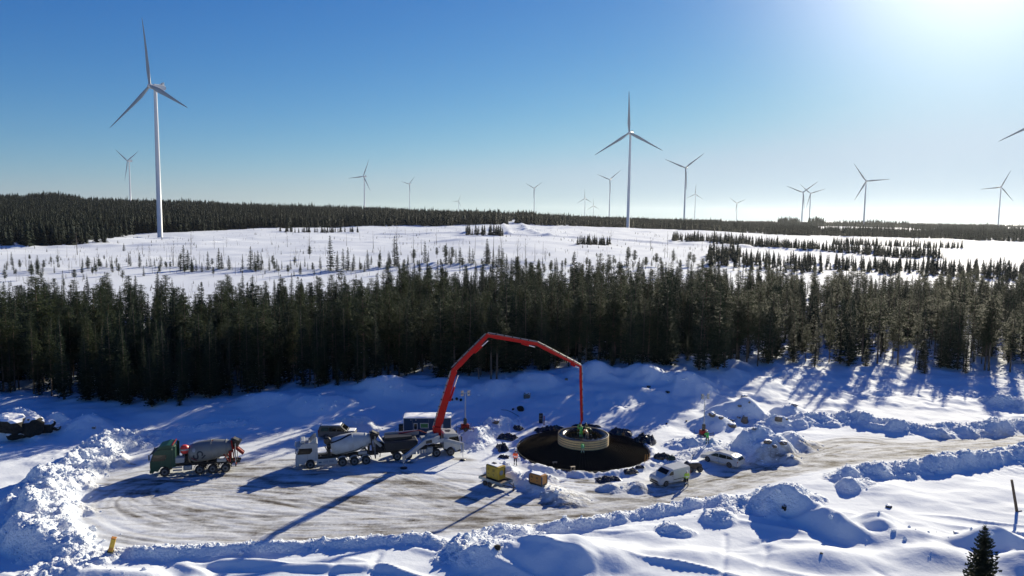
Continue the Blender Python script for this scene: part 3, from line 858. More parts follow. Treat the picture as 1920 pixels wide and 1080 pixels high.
for xx, yy, hgt, pine_ in rest:
    k = (6 + random.randrange(5)) if pine_ else random.randrange(6)
    s = hgt / protoM[k][1]
    pts.append((xx, yy, H(xx, yy) - .15, s * random.uniform(1.0, 1.35), s, random.random() * 6.28, k))
scatter('forest', pts, protoM, 'dense mass of dark spruce and pine filling the band behind the site', 'forest')
print('main forest', len(cand), 'rest', len(rest))
# ---------------------------------------------------------------- far forests
def poly_world(pp): return [tuple(hit(a, b)[:2]) for a, b in pp]
farpts = []
def edge_fn(pp):
    w = [(a, hit(a, b).y) for a, b in pp]
    return [q[0] for q in w], [q[1] for q in w]
E1 = ([-500, 0, 110, 200, 260, 300, 420, 560, 700, 860, 938, 1000, 1080, 1180, 1300, 1400, 1520, 1600, 1760, 1990], [440, 455, 480, 560, 630, 650, 700, 770, 830, 880, 900, 930, 960, 1000, 960, 930, 880, 870, 860, 880])
_x = ([(-500, 470), (0, 462), (110, 458), (200, 446), (300, 441), (420, 436), (560, 428), (700, 423), (860, 422), (938, 421), (1000, 424), (1080, 429), (1180, 433), (1300, 436), (1400, 440), (1520, 446), (1600, 450), (1760, 452), (1990, 452)])
print('edge', [(a, round(b)) for a, b in zip(*E1)])
def in_hole(p, y):
    for (a, b, c, d) in HOLES:
        if a < p < b and c < y < d: return True
    return False
HOLES = [(945, 975, 0, 1350), (1520, 1700, 1180, 1750), (1640, 1760, 1120, 1500), (1870, 2300, 1500, 2500)]
y = 380.0
while y < 3600:
    st = 5.0 if y < 700 else 6.0 if y < 1100 else 8.5 if y < 1600 else 15.0 if y < 2400 else 26.
    for x in np.arange(-1.35 * y, 1.2 * y, st):
        xx = x + random.uniform(-.5, .5) * st; yy = y + random.uniform(-.5, .5) * st
        p = pxof(xx, yy)
        if yy < np.interp(p, *E1) + 6 * math.sin(xx * .09): continue
        if in_hole(p + 12 * math.sin(yy * .02), yy + 40 * math.sin(xx * .03)): continue
        if yy > 1650 and yy < 2600 and p < 900: continue
        if random.random() < .12: continue
        base = 14.5 if p < 1000 else 12 if p < 1350 else 9.5
        base *= 1 + .25 * float(noise(np.array([xx / 60.]), np.array([yy / 60.]), 9)[0])
        if p > 1280 and yy < 1500 and float(noise(np.array([xx / 70.]), np.array([yy / 45.]), 19)[0]) > .30: continue
        h = max(4, random.gauss(base, 1.7))
        farpts.append((xx, yy, H(xx, yy) - .3, h / 15 * random.uniform(.85, 1.2) * (1 if yy < 1600 else 1.6), h / 15, random.random() * 6.28, random.randrange(4)))
    y += st
print('far', len(farpts))
# a taller copse on the left skyline and ragged knolls on the right
for (p0, p1, yy0, hh, n) in [(55, 155, 1280, 21, 260), (20, 60, 1290, 15, 40), (1455, 1495, 1750, 22, 90), (1510, 1540, 1760, 22, 60), (1560, 1700, 1800, 17, 220), (300, 420, 1180, 17, 120)]:
    for _ in range(n):
        p = random.uniform(p0, p1); yy = yy0 + random.uniform(0, 60); xx = (p - 960) / F * yy
        h = random.gauss(hh, 2.2) * (1 - .35 * abs((p - (p0 + p1) / 2) / (p1 - p0)))
        farpts.append((xx, yy, H(xx, yy) - .3, h / 15, h / 15, random.random() * 6.28, random.randrange(4)))
fp_l = [q for q in farpts if pxof(q[0], q[1]) < 960]; fp_r = [q for q in farpts if pxof(q[0], q[1]) >= 960]
FM = [(m, 15) for m in FARM]
scatter('forest', fp_l, FM, 'dark far-off conifer wood covering the low ridge on the left', 'forest')
scatter('forest', fp_r, FM, 'dark far-off conifer wood along the flat skyline on the right', 'forest')

# --- plantation bands between snow strips, right of centre
bp = []
def band(pp, thick, hgt, dens, st=3.4):
    w = [hit(a, b) for a, b in pp]; xs = [q[0] for q in pp]; ys = [q.y for q in w]
    y0, y1 = min(ys), max(ys) + thick
    for yy in np.arange(y0, y1, st):
        for xx in np.arange((xs[0] - 960) / F * yy, (xs[-1] - 960) / F * yy, st):
            if random.random() > dens: continue
            a, b = xx + random.uniform(-1.6, 1.6), yy + random.uniform(-1.6, 1.6)
            p = pxof(a, b); e = np.interp(p, xs, ys)
            if b < e or b > e + thick: continue
            if float(noise(np.array([a / 16.]), np.array([b / 16.]), 29)[0]) > .35: continue
            h = max(2, random.gauss(hgt, hgt * .18))
            bp.append((a, b, H(a, b) - .2, h / 15 * random.uniform(.9, 1.25), h / 15, random.random() * 6.28, random.randrange(4)))
band([(1262, 452), (1340, 457), (1420, 463), (1520, 471), (1620, 478), (1760, 486)], 34, 6.5, .8)
band([(1330, 500), (1420, 506), (1560, 512), (1760, 520), (1960, 530)], 60, 6.5, .4)
band([(1560, 460), (1660, 463), (1760, 466), (1800, 466)], 40, 6, .6, 4)
band([(1085, 459), (1142, 460)], 18, 5.5, .8, 2.6)
band([(875, 441), (940, 443)], 20, 8, .4, 3)
band([(525, 435), (670, 437)], 20, 5.5, .35, 3)
band([(1330, 484), (1390, 486)], 30, 7.5, .7)
band([(0, 463), (80, 462), (200, 456)], 25, 12, .35, 4)
scatter('young_plantation', bp, FM, 'short dark plantation rows between the sunlit snow strips', 'young trees')
print('bands', len(bp))

# --- countable small trees standing in the clearing
def small(px, py, hpx, kinds, lab, cat, group, name):
    q = hit(px, py)
    h = hpx * q.y / F
    me = random.choice(kinds)
    o = bpy.data.objects.new(name, me); C.objects.link(o)
    k = h / 8.0
    o.location = (q.x, q.y, q.z - .1); o.rotation_euler = (0, 0, random.random() * 6.28); w = k * random.uniform(.85, 1.25); o.scale = (w, w, k)
    return tagit(o, label=lab, cat=cat, group=group)
def side(px): return 'left' if px < 500 else 'middle' if px < 1000 else 'right'
YS = 'young spruce standing alone on the sunlit clearing beyond the forest band, %s part'
for px, py, h in [(25, 505, 20), (70, 512, 26), (80, 510, 16), (72, 514, 34), (102, 511, 15), (210, 497, 18), (218, 498, 12), (245, 498, 20), (262, 500, 26), (275, 498, 13), (290, 497, 14), (300, 498, 12), (325, 498, 15), (335, 499, 18),
                  (345, 506, 44), (352, 504, 34), (338, 506, 30), (360, 508, 26), (368, 507, 22), (390, 505, 32), (410, 503, 36), (416, 503, 28), (430, 504, 24), (455, 503, 26), (470, 504, 40), (478, 504, 30), (485, 505, 34), (490, 505, 28), (505, 506, 26), (519, 506, 20), (545, 504, 18), (563, 506, 16),
                  (577, 505, 14), (620, 506, 60), (632, 508, 36), (644, 504, 36), (652, 506, 40), (663, 505, 28), (690, 504, 34), (712, 500, 30), (730, 500, 26), (740, 498, 52), (745, 499, 40), (728, 496, 24), (765, 496, 18), (775, 492, 22), (797, 492, 38), (803, 490, 20), (836, 494, 36), (842, 492, 26), (855, 491, 24), (862, 492, 28), (880, 492, 30), (887, 493, 26),
                  (912, 494, 44), (915, 494, 34), (925, 494, 28), (935, 495, 34), (942, 496, 30), (950, 496, 20), (1017, 499, 18), (1040, 498, 14), (1120, 496, 16), (1175, 497, 30), (1205, 499, 16), (1222, 498, 14), (1290, 500, 26), (1340, 505, 28), (165, 502, 22), (178, 500, 18), (55, 507, 20), (232, 470, 14), (155, 500, 16), (185, 499, 22), (200, 500, 15)]:
    small(px, py + 1, h * 1.1, SM, YS % side(px), 'spruce tree', 'young spruces dotted over the clearing', 'young_spruce')
YP = 'small airy pine standing alone on the sunlit clearing beyond the forest band, %s part'
for px, py, h in [(835, 491, 32), (848, 493, 30), (1178, 497, 34), (1190, 498, 30), (1230, 500, 26), (1262, 500, 30), (1300, 500, 24), (1325, 498, 22), (1150, 500, 22), (1100, 502, 20), (1060, 504, 20), (1010, 508, 22), (970, 506, 24), (1210, 505, 24), (1275, 508, 22), (60, 525, 30), (140, 528, 24), (10, 530, 26), (230, 528, 22),
                  (1130, 520, 28), (1160, 524, 34), (1080, 522, 26), (1240, 520, 30), (1196, 520, 30), (1020, 520, 26), (400, 520, 20), (540, 516, 20), (300, 515, 18), (180, 516, 20)]:
    small(px, py, h, SPN, YP % side(px), 'pine tree', 'small pines dotted over the clearing', 'young_pine')
SG = 'thin bare tree standing on the sunlit clearing beyond the forest band, %s part'
spots = [(145, 478, 36), (358, 478, 44), (402, 466, 20), (425, 463, 16), (539, 463, 24), (308, 470, 14), (322, 472, 12), (650, 461, 24), (700, 466, 30), (260, 487, 28), (818, 459, 26), (743, 470, 40), (675, 450, 16), (1118, 452, 16), (1252, 460, 24), (1145, 452, 22), (775, 470, 36), (790, 478, 30), (610, 480, 20), (1255, 488, 16), (1185, 480, 10), (868, 460, 14),
         (1018, 478, 26), (940, 480, 40), (970, 484, 36), (985, 486, 34), (1003, 490, 30), (925, 482, 44), (890, 478, 30), (555, 490, 22), (580, 470, 30), (800, 440, 14), (760, 440, 12), (1437, 452, 18), (1220, 470, 22), (15, 498, 30), (48, 500, 24), (96, 500, 26), (130, 502, 22), (150, 500, 26), (240, 500, 30), (280, 500, 26), (325, 492, 36), (374, 495, 26)]
spots += [(random.uniform(0, 1400), random.uniform(470, 520), random.uniform(8, 24)) for _ in range(130)]
for _ in range(150):
    px_, py_ = random.uniform(0, 1450), random.triangular(482, 522, 512)
    small(px_, py_, random.uniform(9, 26), SM if random.random() < .5 else SPN, YS % side(px_), 'spruce tree', 'young spruces dotted over the clearing', 'young_spruce')
for px, py, h in spots:
    small(px, py, h, SN, SG % side(px), 'bare tree', 'bare trees and snags on the clearing', 'bare_tree')

scrub = []
SMALLSN = [(m_, 8) for m_ in SN] + [(SM[0], 8)]
for _ in range(5200):
    px_, py_ = random.uniform(-60, 1500), 424 + 100 * random.random() ** .8
    q_ = hit(px_, py_) if False else None
    d_ = 230 + 560 * random.random() ** 1.3; x_ = (px_ - 960) / F * d_
    if d_ > np.interp(px_, *E1) - 8: continue
    if float(noise(np.array([x_ / 38.]), np.array([d_ / 55.]), 301)[0]) + random.uniform(-.35, .35) < 0.05: continue
    h_ = random.uniform(.5, 2.4); scrub.append((x_, d_, H(x_, d_) - .1, h_ / 8 * random.uniform(1.2, 2.2), h_ / 8, random.random() * 6.28, random.randrange(5)))
scatter('scrub', scrub, SMALLSN, 'thin brown scrub and seedlings sprinkled over the snowy clearing', 'scrub')

# ---------------------------------------------------------------- wind turbines
M_TUR = mat('turbine_white', (.56, .58, .60), .42, var=.03, scale=.3)
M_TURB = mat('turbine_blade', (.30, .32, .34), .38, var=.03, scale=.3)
FACE = R(208)
def blade_mesh():
    m = MB(); n = 12
    st = [(0, 1.15, 1.15, 0), (2, 1.15, 1.1, 0), (6, 1.6, .8, .2), (11, 2.0, .5, .35), (20, 1.6, .36, .3), (32, 1.1, .24, .1), (44, .65, .15, 0), (50, .38, .1, 0), (52.6, .12, .05, 0)]
    rings = []
    for z, w, t, o in st:
        pb = (z / 52.6) ** 2.2 * 1.6       # pre-bend upwind
        rings.append([(math.cos(2 * math.pi * i / n) * w + o, math.sin(2 * math.pi * i / n) * t * .8 + pb, z + 1.2) for i in range(n)])
    vs = [v for r_ in rings for v in r_]
    fs = [(k * n + i, k * n + (i + 1) % n, (k + 1) * n + (i + 1) % n, (k + 1) * n + i) for k in range(len(st) - 1) for i in range(n)]
    m.add(vs, fs, 0, True); m.add(vs[-n:], [tuple(range(n))]); return m
def make_turbine():
    root = empty('wind_turbine', (0, 0, 0))
    m = MB(); m.lathe([(0, 2.15), (.4, 2.15), (.45, 2.05), (60, 1.75), (90, 1.5), (119.6, 1.25)], (0, 0, 0), (0, 0, 1), 28); tw = m.build('tower', M_TUR, root)
    m = MB(); m.lathe([(0, 3.6), (.25, 3.6), (.3, 3.5), (.35, 2.4)], (0, 0, -.1), (0, 0, 1), 28); m.build('foot_collar', M_TUR, root)
    nac = MB()      # nacelle: +y is upwind
    prof = [(3.0, 120.0), (3.2, 121.0), (3.1, 123.3), (2.0, 124.0), (-6.5, 124.3), (-8.3, 123.6), (-8.6, 121.2), (-6.8, 119.9)]
    vs = []
    for y_, z_ in prof: vs += [(-1.75, y_, z_), (1.75, y_, z_)]
    n = len(prof)
    nac.add([(-1.55, y_, z_) for y_, z_ in prof] + [(-1.9, y_, 121.9 + (z_ - 121.9) * .8) for y_, z_ in prof] + [(1.9, y_, 121.9 + (z_ - 121.9) * .8) for y_, z_ in prof] + [(1.55, y_, z_) for y_, z_ in prof],
            [tuple(range(n))] + [(k * n + i, (k + 1) * n + i, (k + 1) * n + (i + 1) % n, k * n + (i + 1) % n) for k in range(3) for i in range(n)] + [tuple(reversed(range(3 * n, 4 * n)))])
    na = nac.build('nacelle', M_TUR, root)
    c = MB(); c.box((0, -7.0, 125.3), (3.4, .35, 2.4)); c.box((-1.6, -6.2, 124.9), (.2, 1.6, 1.2)); c.box((1.6, -6.2, 124.9), (.2, 1.6, 1.2)); c.build('cooler', M_TUR, na)
    hb = MB(); hb.lathe([(0, 1.5), (.6, 1.75), (2.2, 1.75), (3.2, 1.3), (3.8, .5)], (0, 3.0, 122.0), (0, 1, 0.06), 20); hb.build('hub', M_TUR, root)
    bm_ = blade_mesh().mesh('blade', M_TURB)
    bl = []
    for k in range(3):
        o = bpy.data.objects.new('blade', bm_); C.objects.link(o); o.parent = root; bl.append(o)
    return root
def set_rotor(root, a0):
    k = 0
    for ch in root.children:
        if ch.name.split('.')[0] == 'blade':
            a = a0 + 120 * k; k += 1
            ch.rotation_mode = 'XYZ'
            # +y upwind; seen from upwind side angle runs clockwise
            ch.matrix_local = Matrix.Translation((0, 4.8, 122.15)) @ Matrix.Rotation(R(4), 4, 'X') @ Matrix.Rotation(R(-a), 4, 'Y') @ Matrix.Rotation(R(-2.5), 4, 'X')
TB = make_turbine()
TURB = [
    # hub px, hub py, rotor px, blade angle, facing, label
    (291, 163, 121, -7, 207, 'nearest wind turbine, tall white tower filling the left sky above the clearing'),
    (1182, 250, 75.5, -2, 208, 'large wind turbine right of centre with its white tower foot on the sunlit snow'),
    (242, 302, 38, 64, 207, 'small wind turbine left of the nearest one, two blades raised in a V'),
    (683, 331, 33.5, 24, 207, 'left one of the two wind turbines above the forest ridge left of centre'),
    (768, 345, 19, 45, 208, 'right one of the two wind turbines above the forest ridge left of centre'),
    (860, 377, 14, 26, 208, 'tiny low wind turbine peeping over the trees just left of the far road'),
    (1002, 353, 20, 58, 208, 'tiny wind turbine over the trees right of the far road'),
    (1097, 372, 17.5, -2, 208, 'upper left of the two tiny wind turbines with one blade straight up'),
    (1113, 386, 14.5, -2, 208, 'smallest wind turbine, low beside another tiny one with a blade straight up'),
    (1144, 337, 27, 52, 208, 'wind turbine just left of the large right of centre one, blades spread in a V'),
    (1286, 315, 42, 53, 207, 'medium wind turbine right of the large one, one blade hanging down its tower'),
    (1304, 364, 18.5, 3, 208, 'small wind turbine close behind the medium one with a blade straight up'),
    (1382, 381, 18, 66, 208, 'small lone wind turbine with two blades raised in a flat V'),
    (1506, 361, 32, 52, 209, 'left one of the overlapping pair of wind turbines on the right'),
    (1520, 363, 27, 72, 209, 'right one of the overlapping pair of wind turbines on the right'),
    (1624, 340, 40, 86, 208, 'wind turbine on the right with one blade level to the right'),
    (1877, 351, 33, 23, 208, 'wind turbine near the right edge with one blade level to the left'),
    (1953, 226, 76, 0, 208, 'wind turbine beyond the right edge showing only the tip of one blade'),
]
for i, (px, py, rp, a, fc, lab) in enumerate(TURB):
    Y = 53.8 * F / rp
    if i == 0: Y = 600.0
    q = atY(px, py, Y); zg = H(q.x, q.y) - .3
    t = TB if i == 0 else copy_tree(TB)
    t.location = (q.x, q.y, q.z - 122); t.rotation_euler = (0, 0, -R(fc))
    tagit(t, label=lab, cat='wind turbine', group='wind turbines of the wind farm')
    set_rotor(t, a)
    for ch in t.children:          # stand the tower on the terrain
        n = ch.name.split('.')[0]
        if n == 'tower': ch.scale = (1, 1, (q.z - zg - 2.4) / 119.6); ch.location = (0, 0, zg - (q.z - 122))
        if n == 'foot_collar': ch.location = (0, 0, zg - (q.z - 122))
    print('turbine', i, round(q.x), round(q.y), 'hub z', round(q.z), 'ground', round(zg))
# ---------------------------------------------------------------- site materials
M_GREEN = mat('truck_green', (.007, .050, .032), .4, var=.1, dirt=.02, spec=.3)
M_WHITE = mat('vehicle_white', (.36, .375, .39), .32, var=.04, dirt=.25)
M_VAN = mat('van_white', (.46, .475, .49), .28, var=.03, dirt=.18)
M_DRUMG = mat('drum_grey', (.15, .165, .17), .5, var=.12, scale=1.2, dirt=.35)
M_DRUMW = mat('drum_white', (.42, .445, .46), .45, var=.08, scale=1.0, dirt=.3)
M_BLK = mat('black_steel', (.016, .016, .018), .5, var=.3)
M_RUB = mat('rubber', (.02, .02, .021), .85, var=.25, dirt=.25)
M_RIM = mat('rim_grey', (.09, .095, .10), .5, dirt=.4)
M_RIMB = mat('rim_dark', (.06, .06, .06), .5, dirt=.3)
M_GLASS = mat('window_glass', (.006, .008, .009), .08, var=.05, spec=.35)
M_RED = mat('boom_red', (.40, .006, .006), .5, var=.1, dirt=.04, spec=.15)
M_REDD = mat('red_paint', (.20, .010, .010), .6, dirt=.1, spec=.2)
M_GRY = mat('grey_metal', (.30, .32, .33), .42, metal=.3, dirt=.3)
M_LGT = mat('light_grey_paint', (.30, .315, .33), .4, var=.05, dirt=.2)
M_CHR = mat('polished_steel', (.75, .75, .75), .2, metal=.9, var=.04)
M_YEL = mat('machine_yellow', (.52, .33, .018), .42, dirt=.15)
M_ORA = mat('machine_orange', (.42, .17, .025), .45, dirt=.2)
M_BLU = mat('hut_blue', (.014, .048, .110), .6, var=.06, dirt=.01, spec=.2)
M_HUTT = mat('hut_trim', (.50, .53, .55), .5)
M_POST = mat('poster_green', (.045, .20, .055), .5, var=.25, scale=6)
M_LAMP = mat('lamp_glass', (.6, .62, .64), .15)
M_TARP = mat('black_plastic', (.008, .010, .022), .22, var=.4, scale=5, bump=.5)
M_TARPG = mat('green_tarp', (.012, .045, .028), .4, var=.3)
M_NET = mat('steel_reinforcement', (.034, .030, .025), .9, var=.6, scale=12, spec=0.0)
M_CORE = mat('dark_formwork_floor', (.005, .005, .005), 1.0, var=.4, spec=0.0)
M_WOOD = mat('shuttering_board', (.70, .50, .24), .7, var=.15, scale=6, dirt=.15)
M_PLY = mat('plywood', (.30, .24, .17), .7, var=.2)
M_ROCK = mat('boulder_stone', (.15, .125, .10), .9, var=.45, scale=3.5, bump=.8)
M_ROCKD = mat('dark_rock', (.022, .020, .014), .95, var=.7, scale=4, bump=.8)
M_LOG = mat('weathered_log', (.085, .062, .045), .9, var=.35, scale=9)
M_GRN = mat('hi_vis_green', (.09, .55, .09), .7)
M_YLG = mat('hi_vis_yellow', (.42, .62, .06), .7)
M_ORG = mat('hi_vis_orange', (.85, .10, .03), .7)
M_NAV = mat('dark_workwear', (.012, .014, .022), .85)
M_OLV = mat('olive_workwear', (.10, .13, .03), .85)
M_SKIN = mat('skin', (.45, .28, .20), .6)
M_BOOT = mat('boot', (.03, .022, .016), .8)
M_REFL = mat('reflective_band', (.6, .6, .6), .4)
M_SNOWC = mat('snow_cap', (.86, .88, .91), .6, var=.03, bump=.3)
M_BROWN = mat('muddy_machine', (.075, .055, .042), .75, var=.35, dirt=.5)
M_CURT = mat('curtain', (.5, .5, .48), .8)

def ground_yaw(a, b):
    """heading of the ground line through two sighted points, from a to b"""
    p, q = gp(*a), gp(*b)
    return math.atan2(q.y - p.y, q.x - p.x)
_wm = {}
def wheel_mesh(r, w, rim):
    k = (r, w, rim.name)
    if k not in _wm:
        m = MB(); m.lathe([(0, r * .62), (.02, r * .9), (w * .12, r * .98), (w * .5, r), (w * .88, r * .98), (w - .02, r * .9), (w, r * .62)], (0, -w / 2, 0), (0, 1, 0), 24)
        q = MB(); q.lathe([(0, r * .60), (.03, r * .58), (.05, r * .30), (.03, r * .26), (.01, r * .12)][::-1] if False else [(-.01, r * .2), (.0, r * .25), (-.05, r * .28), (-.04, r * .55), (.012, r * .62), (.03, r * .62)], (0, 0, 0), (0, 1, 0), 20)
        _wm[k] = (m.mesh('wheel', M_RUB), q.mesh('rim', rim))
    return _wm[k]
def wheels(parent, xs, half, r, w, rim=None, both=True):
    rim = rim or M_RIM
    for x in xs:
        for s in ((1, -1) if both else (1,)):
            a, b = wheel_mesh(r, w, rim)
            o = bpy.data.objects.new('wheel', a); C.objects.link(o); o.parent = parent; o.location = (x, s * (half - w / 2), r)
            q = bpy.data.objects.new('rim', b); C.objects.link(q); q.parent = o
            # outer face of the rim looks outwards
            q.location = (0, s * (w / 2 - .02), 0); q.rotation_euler = (0, 0, math.pi if s > 0 else 0)

def text_obj(name, s, size, loc, rot, m, parent):
    cu = bpy.data.curves.new(name, 'FONT'); cu.body = s; cu.size = size; cu.extrude = .004; cu.align_x = 'CENTER'; cu.align_y = 'CENTER'
    o = bpy.data.objects.new(name, cu); C.objects.link(o); cu.materials.append(m)
    dg = bpy.context.evaluated_depsgraph_get(); me = bpy.data.meshes.new_from_object(o.evaluated_get(dg)); bpy.data.objects.remove(o)
    o = bpy.data.objects.new(name, me); C.objects.link(o)
    o.location = loc; o.rotation_euler = rot; o.parent = parent
    return o

# ---------------------------------------------------------------- concrete mixer trucks
def mixer(loc, yaw, label, green):
    root = empty('mixer_truck', loc, yaw, label=label, cat='concrete mixer truck', group='concrete mixer trucks')
    body = M_GREEN if green else M_WHITE
    ft = 1.45 if green else 1.55
    top = 3.02
    m = MB()    # cab: side profile, then bevelled by narrower top
    prof = [(ft - .05, .75), (ft + .02, 1.2), (ft, 1.75), (ft - .30, 2.62), (ft - .58, top - .12), (ft - .95, top), (-.75, top), (-.85, top - .1), (-.85, .98), (-.62, .98)]
    prof += [(.62 * math.cos(a), .52 + .66 * math.sin(a)) for a in (2.6, 2.2, 1.8, 1.35, .95, .55)] + [(.66, .62)]
    n = len(prof)
    hw = 1.25
    def w_(z): return hw - max(0, z - 1.9) * .075
    vs = [(x, w_(z), z) for x, z in prof] + [(x, -w_(z), z) for x, z in prof]
    m.add(vs, [tuple(reversed(range(n))), tuple(range(n, 2 * n))] + [(i, (i + 1) % n, n + (i + 1) % n, n + i) for i in range(n)])
    cab = m.build('cab', body, root)
    if green:   # tall roof with deflector panels behind
        m = MB(); m.prism([(ft - .65, top), (ft - .85, top + .26), (-.25, top + .50), (-.8, top + .44), (-.8, top)], 1.1, -1.1); m.build('roof_deflector', body, root)
        for s in (1, -1):
            m = MB(); m.box((-1.0, s * 1.17, 2.2), (.28, .05, 2.3)); m.build('side_deflector', M_GREEN, root)
        m = MB(); m.box((-.85, 0, top + .50), (.1, 2.3, .1)); m.box((-.9, 1.12, 2.6), (.06, .06, 1.8)); m.build('red_marker_bar', M_REDD, root)
        m = MB(); m.bbox((-1.55, .75, 1.75), (.95, .9, .62), .06); m.build('side_box', M_LGT, root)
    else:
        m = MB(); m.bbox((.75, 0, top + .13), (.42, 1.9, .26), .05); m.bbox((.35, 0, top + .10), (.5, 1.2, .22), .08); bar = m.build('light_bar', M_WHITE, root)
        m = MB()
        for y in (-.75, -.3, .3, .75): m.lathe([(0, .14), (.12, .15), (.14, .1)], (.95, y, top + .18), (1, 0, 0), 12)
        m.build('spot_lamp', M_LAMP, bar)
        m = MB()
        for s in (1, -1): m.add([(.05, s * 1.0, top), (-.7, s * 1.0, top), (-.75, s * .95, top + .55), (-.45, s * .9, top + .53), (.05, s * 1.06, top), (-.7, s * 1.06, top), (-.75, s * 1.01, top + .55), (-.45, s * .96, top + .53)], [(0, 1, 2, 3), (7, 6, 5, 4), (0, 4, 5, 1), (1, 5, 6, 2), (2, 6, 7, 3), (3, 7, 4, 0)])
        m.add([(-.45, .96, top + .53), (-.45, -.96, top + .53), (.05, -1.0, top + .05), (.05, 1.0, top + .05)], [(0, 1, 2, 3), (3, 2, 1, 0)])
        m.build('roof_deflector', M_WHITE, root)
    # glazing stands 8 mm proud of the cab skin
    m = MB(); e = .01
    m.add([(ft + e + .002, 1.08, 1.78), (ft + e + .002, -1.08, 1.78), (ft - .29 + e, -1.05, 2.58), (ft - .29 + e, 1.05, 2.58)], [(0, 1, 2, 3)]); m.build('windscreen', M_GLASS, root)
    m = MB(); m.prism([(ft - .33, 2.62), (ft - .02, 2.52), (ft + .02, 2.56), (ft - .35, 2.72)], 1.1, -1.1); m.build('sun_visor', M_BLK if green else M_WHITE, root)
    for s in (1, -1):
        m = MB(); q = [(ft - .12, 1.82), (.02, 1.82), (-.22, 2.1), (-.22, 2.46), (ft - .36, 2.50)]
        vs = [(x, s * (w_(z) + e), z) for x, z in q]; f = tuple(range(5)) if s < 0 else tuple(reversed(range(5)))
        m.add(vs, [f, tuple(reversed(f))]); m.build('side_window', M_GLASS, root)
        m = MB(); m.bbox((ft + .05, s * 1.36, 2.3), (.12, .2, .62), .03); m.cyl((ft - .15, s * 1.2, 2.55), (ft + .05, s * 1.36, 2.5), .02, n=5); m.build('mirror', M_BLK if green else M_WHITE, root)
        m = MB(); m.bbox((ft + .03, s * .95, .78), (.1, .42, .2), .03); m.build('headlight', M_LAMP, root)
        m = MB(); m.box((.30, s * 1.262, 1.35), (.015, .012, 1.2)); m.box((-.62, s * 1.262, 1.5), (.015, .012, .95)); m.build('door_seam', M_BLK, cab)
    m = MB(); m.bbox((ft + .0, 0, 1.35), (.08, 1.9, .5), .03); m.build('grille', M_BLK, root)
    m = MB(); m.bbox((ft - .12, 0, .62), (.42, 2.46, .38), .08); m.build('bumper', body, root)
    # frame and running gear
    ax = (0, -3.6, -4.95, -6.3)
    m = MB()
    for s in (1, -1): m.box((-3.6, s * .42, 1.0), (8.4, .1, .28))
    for x in (-1.2, -2.4, -4.2, -5.6, -7.4): m.box((x, 0, 1.0), (.12, .84, .2))
    for x in ax: m.cyl((x, -1.0, .52), (x, 1.0, .52), .09, n=8)
    m.build('chassis', M_BLK, root)
    wheels(root, ax, 1.24, .52, .34)
    m = MB()
    for x in ax[1:]:
        for s in (1, -1):
            pr = [(x + .66 * math.cos(a), .55 + .66 * math.sin(a)) for a in np.linspace(.15, 2.99, 9)]
            pi = [(x + .62 * math.cos(a), .55 + .62 * math.sin(a)) for a in np.linspace(2.99, .15, 9)]
            m.prism(pr + pi, s * 1.24, s * .86)
    m.build('mudguard', M_WHITE if not green else M_BLK, root)
    for s in (1, -1):
        if green:
            m = MB(); m.bbox((-2.35, s * 1.05, .82), (.9, .34, .5), .05); m.build('fuel_tank', M_GRY, root)
            m = MB(); m.bbox((-1.3, s * 1.1, .95), (.95, .24, .12), .02); m.bbox((-1.3, s * 1.1, .62), (.95, .24, .1), .02); m.build('step', M_LGT, root)
        else:
            m = MB(); m.prism([(-.72, .42), (-.72, 1.05), (-2.86, 1.12), (-2.98, .75), (-2.98, .42)], s * 1.24, s * 1.16); sk = m.build('side_skirt', M_WHITE, root)
            m = MB()    # small faded lettering marks along the skirt
            m.box((-1.08, s * 1.245, .72), (.34, .008, .16))
            for i in range(9):
                if i == 4: continue
                m.box((-1.5 - i * .13, s * 1.245, .86), (.075, .008, .07)); m.box((-1.5 - i * .13, s * 1.245, .72), (.085, .008, .08))
            m.build('lettering', mat('lettering_blue', (.03, .08, .16), .6), sk)
    # drum
    o = Vector((-2.35, 0, 2.10)); axd = Vector((-1, 0, .14)).normalized()
    pf = [(0, .55), (.05, .82), (.45, 1.02), (1.25, 1.14), (2.5, 1.14), (3.3, 1.0), (4.1, .80), (4.55, .62), (4.6, .5)]
    m = MB(); m.lathe(pf, o, axd, 36)
    for dd, rr in ((4.05, .86), (2.52, 1.15)): m.lathe([(0, rr - .03), (.0, rr), (.07, rr), (.07, rr - .03)], o + axd * dd, axd, 36)
    dr = m.build('drum', M_DRUMG if green else M_DRUMW, root)
    fr = [p[0] for p in pf]; rrr = [p[1] for p in pf]
    up = Vector((axd.z, 0, -axd.x)) if axd.x > 0 else Vector((-axd.z * -1, 0, 1)).normalized()
    up = (Vector((0, 0, 1)) - axd * axd.z).normalized()
    def dpt(u, v, k=.02):
        r_ = float(np.interp(u, fr, rrr)) + k
        v = max(-r_ * .98, min(r_ * .98, v))
        return o + axd * u + up * v + Vector((0, math.sqrt(max(0, r_ * r_ - v * v)), 0))
    def stroke_on(name, pts, w, mt):
        m = MB(); P = []
        for a, b in zip(pts[:-1], pts[1:]):
            nseg = 4
            for i in range(nseg): P.append((a[0] + (b[0] - a[0]) * i / nseg, a[1] + (b[1] - a[1]) * i / nseg))
        P.append(pts[-1]); L = offset(P, w / 2); Rr = offset(P, -w / 2)
        vs = [dpt(*p) for p in L] + [dpt(*p) for p in Rr]; k = len(L)
        m.add(vs, [(i, i + 1, k + i + 1, k + i) for i in range(k - 1)]); m.add(vs, [(k + i, k + i + 1, i + 1, i) for i in range(k - 1)])
        return m.build(name, mt, dr)
